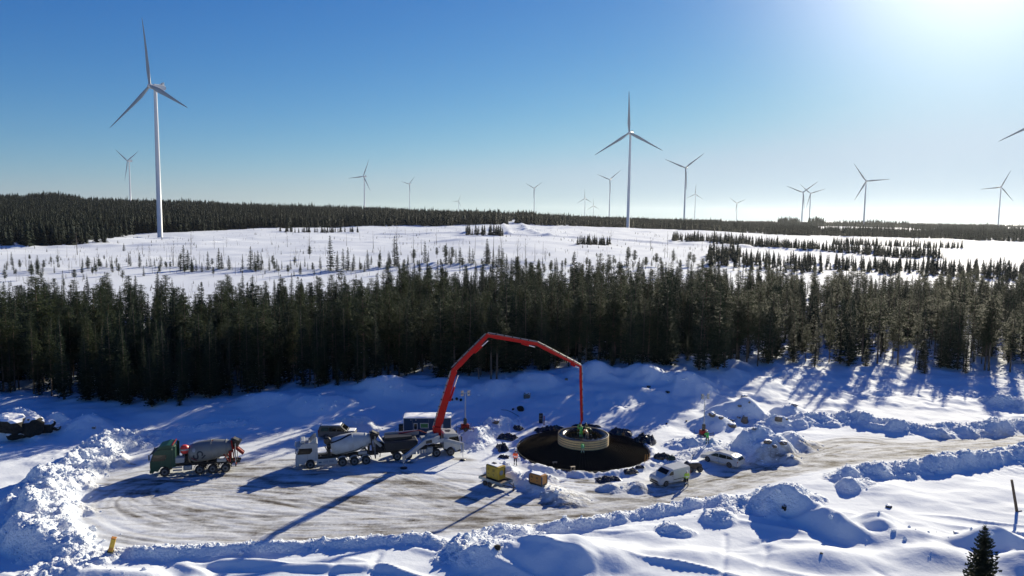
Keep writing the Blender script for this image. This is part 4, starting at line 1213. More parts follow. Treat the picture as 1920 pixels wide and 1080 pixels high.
    if green:
        q = lambda x, y: ((x - 150) / 290, (690 - y) / 285)
        dk = mat('logo_navy', (.012, .02, .035), .5); rd = mat('logo_red', (.13, .012, .02), .5)
        stroke_on('letter_s', smooth([q(*p) for p in [(590, 750), (622, 690), (585, 615), (510, 600), (452, 655), (468, 740), (448, 805), (395, 835), (340, 795), (318, 740), (350, 690)]], 2), .17, dk)
        stroke_on('logo_stroke', [q(690, 745), q(560, 850)], .15, dk); stroke_on('logo_stroke', [q(240, 765), q(400, 900)], .12, rd)
        stroke_on('logo_stroke', [q(925, 230), q(935, 390)], .19, rd); stroke_on('logo_stroke', [q(1110, 265), q(1000, 350)], .17, dk)
        m = MB(); c0 = q(365, 545); vs = [dpt(c0[0] + .17 * math.cos(a), c0[1] + .2 * math.sin(a), .025) for a in np.linspace(0, 6.28, 17)[:-1]]
        m.add(vs, [tuple(range(16)), tuple(reversed(range(16)))]); m.build('round_patch', M_LGT, dr)
    else:
        stroke_on('drum_stripe', smooth([(.05, .62), (.35, .70), (1.1, .84), (1.9, 1.02), (2.5, 1.15)], 2), .13, M_BLK)
        stroke_on('drum_stripe', smooth([(.5, -.95), (1.0, -.85), (2.0, -.78), (3.0, -.72), (3.6, -.5)], 2), .09, M_BLK)
    # drive pedestal in front of the drum, rear support, funnel and chute
    m = MB(); m.box((-2.15, 0, 1.5), (.3, .9, .9)); m.lathe([(0, .3), (.05, .42), (.5, .42), (.55, .3)], (-1.85, 0, 2.2), (-1, 0, .14), 16)
    for i in range(10): m.cyl((-1.7 - random.random() * .6, random.uniform(.1, .8), 1.2), (-1.6 - random.random() * .5, random.uniform(.0, .6), random.uniform(1.8, 2.4)), .035, n=5)
    m.build('drum_drive', M_BLK, root)
    m = MB()
    if green:
        m.lathe([(0, .34), (.1, .45), (.5, .50), (.75, .42), (.9, .2)], (-1.98, .45, 2.35), (0, 0, 1), 20); tk = m.build('water_tank', M_REDD if not green else mat('tank_red', (.62, .05, .04), .4), root)
        m = MB(); m.lathe([(0, .512), (.16, .516)], (-1.98, .45, 2.72), (0, 0, 1), 20); m.build('white_band', M_LGT, tk)
    else:
        m.lathe([(0, .3), (.08, .42), (.42, .42), (.5, .3)], (-1.95, .55, 2.95), (0, -1, 0), 18); m.build('oil_cooler', M_BLK, root)
    m = MB()
    for s in (1, -1):
        m.box((-6.7, s * .62, 1.65), (.16, .12, 1.3)); m.box((-7.05, s * .55, 2.3), (.12, .1, 2.4), Matrix.Rotation(.12, 3, 'Y')); m.box((-6.3, s * .62, 1.6), (.1, .1, 1.4), Matrix.Rotation(.5, 3, 'Y'))
    m.box((-6.85, 0, 2.25), (.3, 1.5, .16)); m.build('rear_frame', M_BLK if not green else M_REDD, root)
    m = MB(); m.lathe([(0, .30), (.25, .36), (.85, .62), (.9, .62)], (-7.25, 0, 2.55), (-.15, 0, 1), 16); m.box((-7.5, 0, 3.45), (.9, .9, .06), Matrix.Rotation(-.5, 3, 'Y')); m.build('hopper', M_BLK, root)
    m = MB()
    m.prism([(-7.2, 2.65), (-8.15, 1.75), (-8.15, 1.9), (-7.2, 2.85)], .28, -.28); m.box((-7.65, .30, 2.25), (1.35, .05, .3), Matrix.Rotation(-.75, 3, 'Y')); m.box((-7.65, -.30, 2.25), (1.35, .05, .3), Matrix.Rotation(-.75, 3, 'Y'))
    m.build('chute', M_GRY if not green else M_REDD, root)
    m = MB()
    for s in (1, -1):
        m.cyl((-7.35, s * .7, .6), (-7.35, s * .7, 3.2), .03, n=5)
        for k in range(6): m.box((-7.35, s * .85, .8 + k * .35), (.04, .34, .03))
        m.cyl((-7.35, s * 1.0, .6), (-7.35, s * 1.0, 3.2), .03, n=5)
    m.build('ladder', M_GRY, root)
    for s in (1, -1):
        m = MB(); m.bbox((-5.9, s * .98, 1.42), (1.0, .35, .34), .04); m.build('tool_box', M_GRY, root)
        m = MB(); m.box((-7.42, s * .9, .92), (.06, .42, .16)); m.build('tail_light', M_REDD, root)
    m = MB(); m.box((-7.4, 0, .72), (.1, 2.3, .16)); m.build('rear_bumper', M_BLK, root)
    return root
def seat(px1, px2):
    a, b = gp(*px1), gp(*px2); return a, math.atan2(a.y - b.y, a.x - b.x)
a, yaw = seat((309, 894), (415, 887))
SH = Vector((math.sin(0), 1.0, 0)) * 1.0
def under(p, yaw_, half):      # wheel contact seen on the near side -> centre line
    return Vector((p.x - math.sin(yaw_) * -half * -1, p.y, 0))
def centre(p, yaw_, half, side):
    left = Vector((-math.sin(yaw_), math.cos(yaw_), 0)); return p - left * half * side
c = centre(a, yaw, 1.2, 1); mixer((c.x, c.y, 0), yaw, 'dark green concrete mixer truck with grey drum lettered S, parked alone at the left', True)
a, yaw = seat((582, 880), (680, 872)); c = centre(a, yaw, 1.2, 1)
mixer((c.x, c.y, 0), yaw, 'white concrete mixer truck backed up to the pump truck with a plain pale drum', False)

# ---------------------------------------------------------------- concrete pump truck with raised boom
a, b = gp(845, 855), gp(744, 864)
yaw = math.atan2(a.y - b.y, a.x - b.x); c = centre(a, yaw, 1.2, -1)
PT = empty('pump_truck', (c.x, c.y, 0), yaw, label='white concrete pump truck on outriggers with its long red boom arched over the foundation', cat='concrete pump truck')
PM = Matrix.Translation((c.x, c.y, 0)) @ Matrix.Rotation(yaw, 4, 'Z'); PI_ = PM.inverted()
def loc_(v): return PI_ @ Vector(v)
m = MB(); ft = 1.2
prof = [(ft, .8), (ft + .03, 1.5), (ft - .25, 2.5), (ft - .45, 2.72), (-.75, 2.85), (-.85, 2.75), (-.85, .98), (-.62, .98)] + [(.62 * math.cos(t), .52 + .66 * math.sin(t)) for t in (2.6, 2.2, 1.8, 1.35, .95, .55)] + [(.66, .62)]
n = len(prof); w_ = lambda z: 1.25 - max(0, z - 1.9) * .08
m.add([(x, w_(z), z) for x, z in prof] + [(x, -w_(z), z) for x, z in prof], [tuple(reversed(range(n))), tuple(range(n, 2 * n))] + [(i, (i + 1) % n, n + (i + 1) % n, n + i) for i in range(n)])
m.build('cab', M_WHITE, PT)
m = MB(); m.add([(ft + .035, 1.08, 1.55), (ft + .035, -1.08, 1.55), (ft - .23, -1.05, 2.46), (ft - .23, 1.05, 2.46)], [(0, 1, 2, 3)]); m.build('windscreen', M_GLASS, PT)
m = MB(); m.bbox((-.1, 0, 2.86), (.6, .6, .06), .02); m.build('roof_hatch', M_BLK, PT)
for s in (1, -1):
    m = MB(); q = [(ft - .1, 1.6), (0.0, 1.6), (-.2, 1.85), (-.2, 2.35), (ft - .3, 2.4)]; f = tuple(range(5))
    m.add([(x, s * (w_(z) + .01), z) for x, z in q], [f, tuple(reversed(f))]); m.build('side_window', M_GLASS, PT)
    m = MB(); m.bbox((ft + .1, s * 1.38, 2.1), (.12, .2, .55), .03); m.cyl((ft - .1, s * 1.2, 2.35), (ft + .1, s * 1.38, 2.3), .02, n=5); m.build('mirror', M_BLK, PT)
    m = MB(); m.bbox((ft + .04, s * .95, .8), (.1, .4, .2), .03); m.build('headlight', M_LAMP, PT)
m = MB(); m.bbox((ft - .1, 0, .62), (.4, 2.4, .36), .07); m.build('bumper', M_BLK, PT)
m = MB()
for s in (1, -1): m.box((-4.0, s * .42, 1.0), (9.2, .1, .28))
for x in (-1.0, -2.6, -4.2, -7.2): m.box((x, 0, 1.0), (.14, .84, .22))
for x in (0, -1.75, -5.2, -6.5): m.cyl((x, -1.0, .52), (x, 1.0, .52), .09, n=8)
m.build('chassis', M_BLK, PT)
wheels(PT, (0, -1.75, -5.2, -6.5), 1.24, .52, .34, M_RIM)
m = MB(); m.bbox((-6.0, 0, 1.75), (4.0, 2.2, 1.1), .1); m.box((-6.2, .2, 2.45), (3.2, 1.2, .35)); m.cyl((-8.0, -.5, 1.7), (-4.4, -.5, 1.95), .14, n=10); m.cyl((-8.0, .5, 1.7), (-4.4, .5, 1.95), .14, n=10); m.build('pump_body', M_BLK, PT)
m = MB(); m.bbox((-5.6, 1.25, 2.55), (4.2, .14, .55), .04); m.build('side_panel', M_LGT, PT)
m = MB()
m.add([(-8.0, .75, 1.9), (-9.1, .75, 2.0), (-9.1, -.75, 2.0), (-8.0, -.75, 1.9), (-8.2, .45, 1.0), (-8.9, .45, 1.0), (-8.9, -.45, 1.0), (-8.2, -.45, 1.0)], [(0, 1, 5, 4), (1, 2, 6, 5), (2, 3, 7, 6), (3, 0, 4, 7), (7, 6, 5, 4), (4, 5, 1, 0), (5, 6, 2, 1), (6, 7, 3, 2), (7, 4, 0, 3)])
m.box((-8.6, 0, 1.25), (1.1, 1.0, .3)); m.cyl((-8.5, -.8, .5), (-8.4, -.8, 1.6), .05, n=6); m.build('hopper', M_BLK, PT)
m = MB(); m.box((-8.25, -.2, 2.45), (.07, 1.5, 1.0), Matrix.Rotation(-.75, 3, 'Y')); m.build('splash_guard', M_LGT, PT)
m = MB()
for k in range(4): m.bbox((-3.0 - k * .32, -1.1, .85), (.26, .26, .5), .03)
m.build('side_tank', M_GRY, PT)
m = MB(); m.bbox((-2.55, -1.05, .95), (.0 + .7, .3, .7), .05); m.bbox((-4.5, -1.1, .8), (.5, .28, .4), .03); m.build('tool_box', M_GRY, PT)
m = MB(); m.bbox((-2.2, 0, 1.95), (2.4, 2.3, .35), .06); m.lathe([(0, 1.0), (.3, 1.0), (.35, .8), (.7, .75)], (-1.95, 0, 2.1), (0, 0, 1), 24); tur = m.build('turret', M_LGT, PT)
m = MB(); m.tube([(-1.3, .3, 2.0), (-3.6, .7, 2.95), (-6.0, .9, 2.65)], .06, 7); m.build('folded_pipe', M_REDD, PT)
# outriggers
def beam(name, pts, w, h0, h1, mt, parent):
    m = MB()
    n_ = len(pts)
    for i in range(n_ - 1):
        a_, b_ = Vector(pts[i]), Vector(pts[i + 1]); d = (b_ - a_); side = d.cross(Vector((0, 0, 1))).normalized() * w / 2
        ha = h0 + (h1 - h0) * i / (n_ - 1); hb = h0 + (h1 - h0) * (i + 1) / (n_ - 1)
        U = Vector((0, 0, 1))
        vs = [a_ - side - U * ha / 2, a_ + side - U * ha / 2, a_ + side + U * ha / 2, a_ - side + U * ha / 2, b_ - side - U * hb / 2, b_ + side - U * hb / 2, b_ + side + U * hb / 2, b_ - side + U * hb / 2]
        m.add(vs, [(3, 2, 1, 0), (4, 5, 6, 7), (0, 1, 5, 4), (1, 2, 6, 5), (2, 3, 7, 6), (3, 0, 4, 7)])
    return m.build(name, mt, parent)
f1 = gp(868, 863); f2 = gp(757, 878)
p_f = loc_(f1); p_r = loc_(f2)
o1 = beam('outrigger', [(-2.0, -1.15, 1.95), (-.9, -1.5, 2.2), (p_f.x - .15, p_f.y + .0, 2.05)], .24, .46, .30, M_WHITE, PT)
m = MB(); m.cyl((p_f.x, p_f.y, .1), (p_f.x, p_f.y, 1.5), .055, n=8); m.cyl((p_f.x, p_f.y, 1.2), (p_f.x, p_f.y, 2.15), .12, n=8, mi=1); m.build('outrigger_leg', [M_CHR, M_LGT], o1)
m = MB(); m.lathe([(0, .36), (.07, .34), (.12, .1)], (p_f.x, p_f.y, 0.02), (0, 0, 1), 16); m.build('foot_plate', M_BLK, o1)
o2 = beam('outrigger', [(-1.4, -1.25, 2.25), (-3.2, -1.35, 2.1), (p_r.x + .15, p_r.y, 1.35)], .26, .78, .42, M_WHITE, PT)
m = MB(); m.add([Vector((-2.4, -1.515, 2.32)), Vector((-3.1, -1.52, 2.2)), Vector((-3.1, -1.52, 1.85)), Vector((-2.35, -1.515, 1.95))], [(0, 1, 2, 3), (3, 2, 1, 0)]); m.build('beam_opening', M_BLK, o2)
m = MB(); m.cyl((p_r.x, p_r.y, .1), (p_r.x, p_r.y, 1.0), .055, n=8); m.box((p_r.x, p_r.y, 1.15), (.28, .3, .85), mi=1); m.build('outrigger_leg', [M_CHR, M_LGT], o2)
m = MB(); m.lathe([(0, .42), (.07, .4), (.12, .1)], (p_r.x, p_r.y, 0.02), (0, 0, 1), 16); m.build('foot_plate', M_BLK, o2)
for sx, ex in ((-1.5, .3), (-6.0, -7.6)):     # the pair on the far side
    ob = beam('outrigger', [(sx, 1.1, 1.6), (ex, 3.6, 1.5)], .26, .5, .36, M_WHITE, PT)
    m = MB(); m.cyl((ex, 3.6, .1), (ex, 3.6, 1.5), .07, n=8); m.build('outrigger_leg', M_CHR, ob)
    m = MB(); m.lathe([(0, .36), (.07, .34), (.12, .1)], (ex, 3.6, 0.02), (0, 0, 1), 16); m.build('foot_plate', M_BLK, ob)
# boom, in the upright plane from the turret to the middle of the foundation
base = PM @ Vector((-1.95, 0, 2.8)); endp = Vector((FND.x - .2, FND.y, 3))
def bp_(px, py):
    d = ray(px, py); nrm = Vector((endp.y - base.y, -(endp.x - base.x), 0))
    o_ = Vector((0, 0, CAMZ)); t = (base - o_).dot(nrm) / d.dot(nrm); return PI_ @ (o_ + d * t)
plane_n = (PI_.to_3x3() @ Vector((endp.y - base.y, -(endp.x - base.x), 0))).normalized()
def girder(name, a, b, ha, hb, w, parent, mt=M_RED, pipe=True, ram=None):
    a, b = Vector(a), Vector(b); d = (b - a).normalized(); u = plane_n.cross(d).normalized()
    if u.z < 0: u = -u
    s_ = plane_n * w / 2; m = MB()
    mid = a.lerp(b, .18)
    st = [(a, ha * .7), (mid, ha), (b, hb)]
    for (p, h), (q, g) in zip(st[:-1], st[1:]):
        vs = [p - s_ - u * h / 2, p + s_ - u * h / 2, p + s_ + u * h / 2, p - s_ + u * h / 2, q - s_ - u * g / 2, q + s_ - u * g / 2, q + s_ + u * g / 2, q - s_ + u * g / 2]
        m.add(vs, [(3, 2, 1, 0), (4, 5, 6, 7), (0, 1, 5, 4), (1, 2, 6, 5), (2, 3, 7, 6), (3, 0, 4, 7)])
    m.cyl(a - s_ * 1.25, a + s_ * 1.25, ha * .48, n=14); m.cyl(b - s_ * 1.25, b + s_ * 1.25, hb * .62, n=14)
    o_ = m.build(name, mt, parent)
    if pipe:
        m = MB(); k = u * (ha / 2 + .10); k2 = u * (hb / 2 + .10); m.tube([a + k - s_ * 1.5, b + k2 - s_ * 1.5], .065, 8); m.build('delivery_pipe', M_GRY, o_)
        m = MB(); L = (b - a).length; n_ = int(L / .9)
        for i in range(1, n_):
            t = i / n_; p = a.lerp(b, t) + k.lerp(k2, t) - s_ * 1.5; m.cyl(p - d * .07, p + d * .07, .11, n=8)
        m.build('pipe_clamp', M_BLK, o_)
    if ram:
        m = MB(); t0, t1, off_ = ram; p0 = a.lerp(b, t0) - u * ha * .55; p1 = a.lerp(b, t1) - u * off_
        m.cyl(p0, p0.lerp(p1, .55), .13, n=10, mi=0); m.cyl(p0.lerp(p1, .5), p1, .07, n=8, mi=1); m.build('hydraulic_ram', [mt, M_CHR], o_)
    return o_
B = [bp_(819, 806), bp_(851, 698), bp_(914, 629), bp_(1006, 645), bp_(1088, 687), bp_(1090, 789)]
m = MB(); m.box(B[0] + Vector((0, 0, -.15)), (.9, .8, 1.1)); m.build('boom_pedestal', M_RED, PT)
girder('boom_section', B[0], B[1], .92, .60, .42, PT, ram=(.52, .97, .62))
girder('boom_section', B[1] + Vector((0, 0, .25)), B[2], .62, .38, .34, PT, ram=(.55, .93, .50))
girder('boom_section', B[2], B[3], .44, .34, .30, PT, ram=(.70, .98, .40))
girder('boom_section', B[3], B[4], .42, .22, .26, PT, ram=(.80, .98, .30))
girder('boom_section', B[4], B[5], .27, .2, .22, PT)
m = MB(); m.tube([B[4] + Vector((.12, 0, .1)), B[5] + Vector((.18, 0, 0))], .07, 8); e1 = bp_(1089, 796); e2 = bp_(1086, 801); e3 = bp_(1085, 808); m.tube([B[5], e1, e2, e3], .10, 8); m.build('end_hose', M_REDD, PT)

# ---------------------------------------------------------------- foundation
FO = empty('foundation', (FND.x, FND.y, 0), 0, label='wide round turbine foundation of dark steel reinforcement with a pale boarded ring on top', cat='foundation')
RP, ZP, HP = 3.17, 1.05, 1.15
m = MB(); m.lathe([(0, FR - .05), (.16, FR - .05), (.30, FR - .35), (ZP - .10, RP + .2), (ZP, RP - .2)], (0, 0, -.02), (0, 0, 1), 72); m.build('formwork_floor', M_CORE, FO)
m = MB()
def zc(r): return .16 + (FR - r) / (FR - RP) * (ZP - .22) + .12
NB = 120
for i in range(NB):
    a_ = 2 * math.pi * i / NB; d = Vector((math.cos(a_), math.sin(a_), 0)); p0 = d * (RP + .1) + Vector((0, 0, zc(RP + .1))); p1 = d * (FR - .1) + Vector((0, 0, zc(FR - .1)))
    m.cyl(p0, p1, .026, n=4, cap=False, smooth=False)
for k in range(34):
    r_ = RP + .15 + (FR - RP - .2) * k / 33; z_ = zc(r_) + .045; N_ = 72
    vs = []
    for i in range(N_):
        a_ = 2 * math.pi * i / N_
        for dr_, dz_ in ((-.022, 0), (0, .025), (.022, 0)): vs.append(((r_ + dr_) * math.cos(a_), (r_ + dr_) * math.sin(a_), z_ + dz_))
    m.add(vs, [(i * 3 + j, ((i + 1) % N_) * 3 + j, ((i + 1) % N_) * 3 + j + 1, i * 3 + j + 1) for i in range(N_) for j in (0, 1)])
m.build('reinforcement', M_NET, FO, kind='stuff')
m = MB()
for i in range(96):
    a_ = 2 * math.pi * i / 96; m.box((math.cos(a_) * (FR + .02), math.sin(a_) * (FR + .02), .16), (.05, .50, .38), Matrix.Rotation(a_, 3, 'Z'))
m.build('edge_form', mat('edge_form_grey', (.035, .033, .03), .7), FO)
nb = 12
def arc_board(r, z0, z1, a0, a1, t=.045):
    m = MB(); N_ = 6; vs = []
    for i in range(N_ + 1):
        a_ = a0 + (a1 - a0) * i / N_
        for rr, zz in ((r, z0), (r, z1), (r - t, z1), (r - t, z0)): vs.append((rr * math.cos(a_), rr * math.sin(a_), zz))
    fs = [(i * 4 + j, (i + 1) * 4 + j, (i + 1) * 4 + (j + 1) % 4, i * 4 + (j + 1) % 4) for i in range(N_) for j in range(4)] + [(0, 1, 2, 3), (N_ * 4 + 3, N_ * 4 + 2, N_ * 4 + 1, N_ * 4)]
    return m.add(vs, fs)
ped = empty('pedestal_form', (0, 0, 0)); ped.parent = FO
hb = HP / 4
bmesh_ = arc_board(RP, 0, hb - .07, 0, 2 * math.pi / nb - .008).mesh('board', M_WOOD)
for k in range(4):
    for i in range(nb):
        o_ = bpy.data.objects.new('board', bmesh_); C.objects.link(o_); o_.parent = ped; o_.location = (0, 0, ZP + .05 + k * hb); o_.rotation_euler = (0, 0, 2 * math.pi * i / nb + .12)
for k in range(5):
    m = MB(); m.lathe([(0, RP - .10), (0, RP + .012), (.06, RP + .012), (.06, RP - .10)], (0, 0, ZP + .05 + k * hb - .065), (0, 0, 1), 64, cap=False)
    m.build('strap', mat('strap_dark', (.07, .055, .045), .7), ped)
m = MB()     # inner plastic sheet ring, slightly wavy
N_ = 72; vs = []
for i in range(N_):
    a_ = 2 * math.pi * i / N_; wv = .05 * math.sin(i * 1.7) + .04 * math.sin(i * 3.1)
    for rr, zz in ((RP - .06, ZP + HP - .05), (RP - .35, ZP + HP + .02 + wv), (RP - .62, ZP + HP + .08 - wv), (RP - .85, ZP + HP - .25 + wv)): vs.append((rr * math.cos(a_), rr * math.sin(a_), zz))
m.add(vs, [(i * 4 + j, i * 4 + j + 1, ((i + 1) % N_) * 4 + j + 1, ((i + 1) % N_) * 4 + j) for i in range(N_) for j in range(3)], 0, True); m.build('plastic_sheet', M_TARP, FO)
m = MB(); m.lathe([(0, RP - .5), (.02, RP - .5)], (0, 0, ZP + HP - .75), (0, 0, 1), 40); m.build('wet_concrete', mat('wet_concrete', (.035, .033, .028), .35, var=.4), FO)
m = MB()
for i in range(60):
    for rr in (1.75, 2.0):
        a_ = 2 * math.pi * i / 60; m.cyl((rr * math.cos(a_), rr * math.sin(a_), ZP + .4), (rr * math.cos(a_), rr * math.sin(a_), ZP + HP + .15), .025, n=4)
m.build('anchor_bolts', M_NET, FO, kind='stuff')

# tarps and insulation mats heaped round the pit
def heap(px, py, lx, ly, h, yaw_, label, mt=M_TARP, name='plastic_sheet_pile', cat='plastic sheet', seed=0, snow=False, z=None, group='black plastic sheets round the foundation'):
    q = hit(px, py); nx, ny = 26, 16; r_ = random.Random(seed); vs = []; fs = []
    for j in range(ny + 1):
        for i in range(nx + 1):
            u, v = i / nx * 2 - 1, j / ny * 2 - 1
            e = (1 - abs(u) ** 3.0) * (1 - abs(v) ** 3.0)
            nn = float(noise(np.array([u * 3.4 + seed]), np.array([v * 2.6 + seed * 3.]), seed)[0]); n2 = float(noise(np.array([u * 9 + seed]), np.array([v * 8 - seed]), seed + 5)[0])
            k = 1 + .18 * float(noise(np.array([u * 1.5 + seed]), np.array([v * 1.5]), seed + 9)[0])
            vs.append((u * lx / 2 * k, v * ly / 2 * k, max(-.1, h * (e ** .55) * (.75 + .5 * nn + .22 * n2) - .06)))
    for j in range(ny):
        for i in range(nx): fs.append((j * (nx + 1) + i, j * (nx + 1) + i + 1, (j + 1) * (nx + 1) + i + 1, (j + 1) * (nx + 1) + i))
    m = MB(); m.add(vs, fs, 0, False); o_ = m.build(name, mt, None, label=label, cat=cat, group=group)
    o_.location = (q.x, q.y, q.z); o_.rotation_euler = (0, 0, yaw_); return o_
heap(1032, 808, 3.9, 1.5, .85, .18, 'long low roll of black plastic sheet behind the foundation, left of the boarded ring', seed=1)
heap(1100, 800, 4.4, .7, .45, -.05, 'thin strip of black plastic sheet directly behind the boarded ring', seed=2)
heap(1163, 813, 3.0, 1.6, .8, -.25, 'crumpled black plastic sheet behind the foundation, right of the boarded ring', seed=3)
heap(1208, 830, 2.4, 2.4, 1.3, -.5, 'tall crumpled black plastic sheet with snow at the right rim of the foundation', seed=4)
heap(1240, 860, 1.9, 1.1, .8, -.1, 'small black plastic bundle beside a green tarp, right of the foundation', seed=5)
heap(1258, 860, 1.0, .9, .55, .1, 'small dark green tarp beside a black bundle, right of the foundation', M_TARPG, 'green_tarp', 'tarp', 6, group='tarps right of the foundation')
heap(952, 823, 2.9, 1.5, .8, -.1, 'spread black plastic sheet on the snow slope above the left rim of the foundation', seed=7)
heap(942, 842, 1.4, 2.2, .8, .3, 'narrow black plastic sheet beside the left rim, over the orange worker', seed=8)
heap(945, 858, 1.4, .8, .4, -.3, 'small shiny black plastic scrap just behind the orange worker', seed=9)
heap(968, 803, 1.9, 1.1, .5, -.5, 'shiny dark sheet lying on the pit slope, highest on the left', seed=10)
heap(1140, 900, 2.9, 1.5, .5, .3, 'large torn black plastic spread on snow at the front right of the foundation', seed=11)
heap(1181, 885, 1.8, .9, .5, .35, 'narrow torn black plastic near the front right rim of the foundation', seed=12)
heap(1199, 876, 1.2, .6, .3, .35, 'small torn black plastic scraps at the right front rim', seed=13)

# ---------------------------------------------------------------- rocks
def rock(px, py, wpx, hpx, label, mt=M_ROCK, seed=0, name='boulder', snow=.0, group='stones lying in the snow'):
    q = hit(px, py); w = wpx * q.y / F; h = hpx * q.y / F
    import bmesh
    bm = bmesh.new(); bmesh.ops.create_icosphere(bm, subdivisions=3, radius=1)
    r_ = random.Random(seed); o3 = r_.random() * 50
    from mathutils import noise as mn
    for v in bm.verts:
        p = v.co.copy(); d = 1 + .33 * mn.noise(p * 1.1 + Vector((o3, 0, 0))) + .16 * mn.noise(p * 2.7 + Vector((0, o3, 0))) + .05 * mn.noise(p * 6)
        for ax_ in range(3): p[ax_] = max(-.78 - .1 * r_.random() * 0, min(.82, p[ax_]))
        v.co = Vector((p.x * d * w / 2, p.y * d * w / 2 * .85, p.z * d * h * .62))
    me = bpy.data.meshes.new(name); bm.to_mesh(me); bm.free(); me.materials.append(mt); me.materials.append(M_SNOWC)
    if snow:
        for p in me.polygons:
            if p.normal.z > snow: p.material_index = 1
    o_ = bpy.data.objects.new(name, me); C.objects.link(o_); o_.location = (q.x, q.y, q.z + h * .22); o_.rotation_euler = (0, 0, r_.random() * 6)
    return tagit(o_, label=label, cat='boulder' if name == 'boulder' else 'rock', group=group)
RK = [(988, 745, 15, 12, 'round brown boulder alone at the forest edge behind the foundation', .7), (976, 769, 15, 11, 'dark boulder on the slope above the black plastic sheets', .9), (962, 768, 6, 4, 'small stone just left of the dark boulder on the slope', .9),
      (1395, 744, 14, 7, 'stone on the crest of the high snow mound right of the light mast', .6), (1335, 779, 16, 9, 'brown stone behind the light mast, left end of the row of stones', .6), (1352, 784, 10, 6, 'small stone in the row of stones right of the light mast', .6),
      (1372, 800, 16, 10, 'brown broken stone on the snow bank facing the site, right of the light mast', .5), (1396, 791, 15, 16, 'largest upright brown boulder in the row right of the light mast', .75), (1372, 788, 16, 6, 'flat stone under the crest in the row of stones', .6), (1385, 783, 8, 4, 'little flat stone beside the largest upright boulder', .6),
      (1460, 788, 15, 10, 'lone brown boulder in blue shade right of the row of stones', .7), (1475, 787, 5, 3, 'pebble sized stone right of the lone shaded boulder', 2), (1490, 760, 14, 5, 'flat stone crowning the small mound at the head of the ploughed bank', .7),
      (1440, 830, 16, 8, 'brown earthy stone on the heap behind the station wagon', .7), (1468, 832, 18, 8, 'second earthy stone, right one on the heap behind the station wagon', .7), (1452, 838, 10, 6, 'small stone low on the heap behind the station wagon', .8),
      (1415, 805, 10, 6, 'stone poking out at the back of the heap above the wagon', .6), (1387, 762, 9, 5, 'stone low on the shaded side of the high mound', .9), (1405, 755, 5, 3, 'tiny stone high on the shaded side of the high mound', 2), (1252, 736, 9, 5, 'small dark stone on a mound near the trees, left of the light mast', .8),
      (1216, 726, 8, 5, 'dark stone on the saddle of the mounds below the trees', .8), (1470, 955, 11, 11, 'dark boulder in the shaded side of the tall ploughed heap', .85), (1666, 951, 14, 7, 'dark stone on the crest of the smooth drift in the right foreground', .55), (1795, 1000, 16, 5, 'flat dark stone in the smooth snow above the little spruce', .5),
      (933, 1028, 14, 9, 'dark broken root lump on the big shaded mound in the foreground', 2), (176, 803, 8, 5, 'small round brown stone on the snow left of the green truck', .8), (1062, 712, 7, 4, 'small stone high on the slope behind the boom', 2),
      (848, 750, 5, 4, 'small dark stump, first of three under the boom at the forest edge', 2), (856, 749, 6, 5, 'small dark stump, middle of three under the boom at the forest edge', 2), (864, 751, 6, 5, 'small dark stump, last of three under the boom at the forest edge', 2),
      (1540, 1038, 6, 3, 'small pebble on the bright foreground snow', 2), (930, 792, 16, 8, 'brown earth lump on top of the bright snow ridge', .6), (1250, 795, 4, 3, 'tiny dark stone in blue shade left of the light mast', 2), (1287, 790, 5, 3, 'tiny stone by the foot of the mound left of the light mast', 2)]
for i, (a_, b_, w, h, lab, sn) in enumerate(RK): rock(a_, b_, w, h, lab, M_ROCKD if 'dark' in lab else M_ROCK, 40 + i, snow=sn)
for i, (a_, b_, w, h, lab) in enumerate([(20, 800, 70, 34, 'wide dark snow capped rock at the left edge below the forest'), (60, 806, 44, 34, 'jagged dark snow capped rock in the middle of the outcrop at the left edge'), (86, 806, 36, 24, 'dark rock at the right end of the outcrop at the left edge'),
                                         (35, 818, 42, 18, 'low dark rock at the front of the outcrop at the left edge'), (106, 804, 18, 9, 'smallest dark rock trailing off the outcrop at the left edge')]):
    rock(a_, b_, w, h, lab, M_ROCKD, 90 + i, 'rock_outcrop', .55, 'dark outcrop rocks at the left edge')
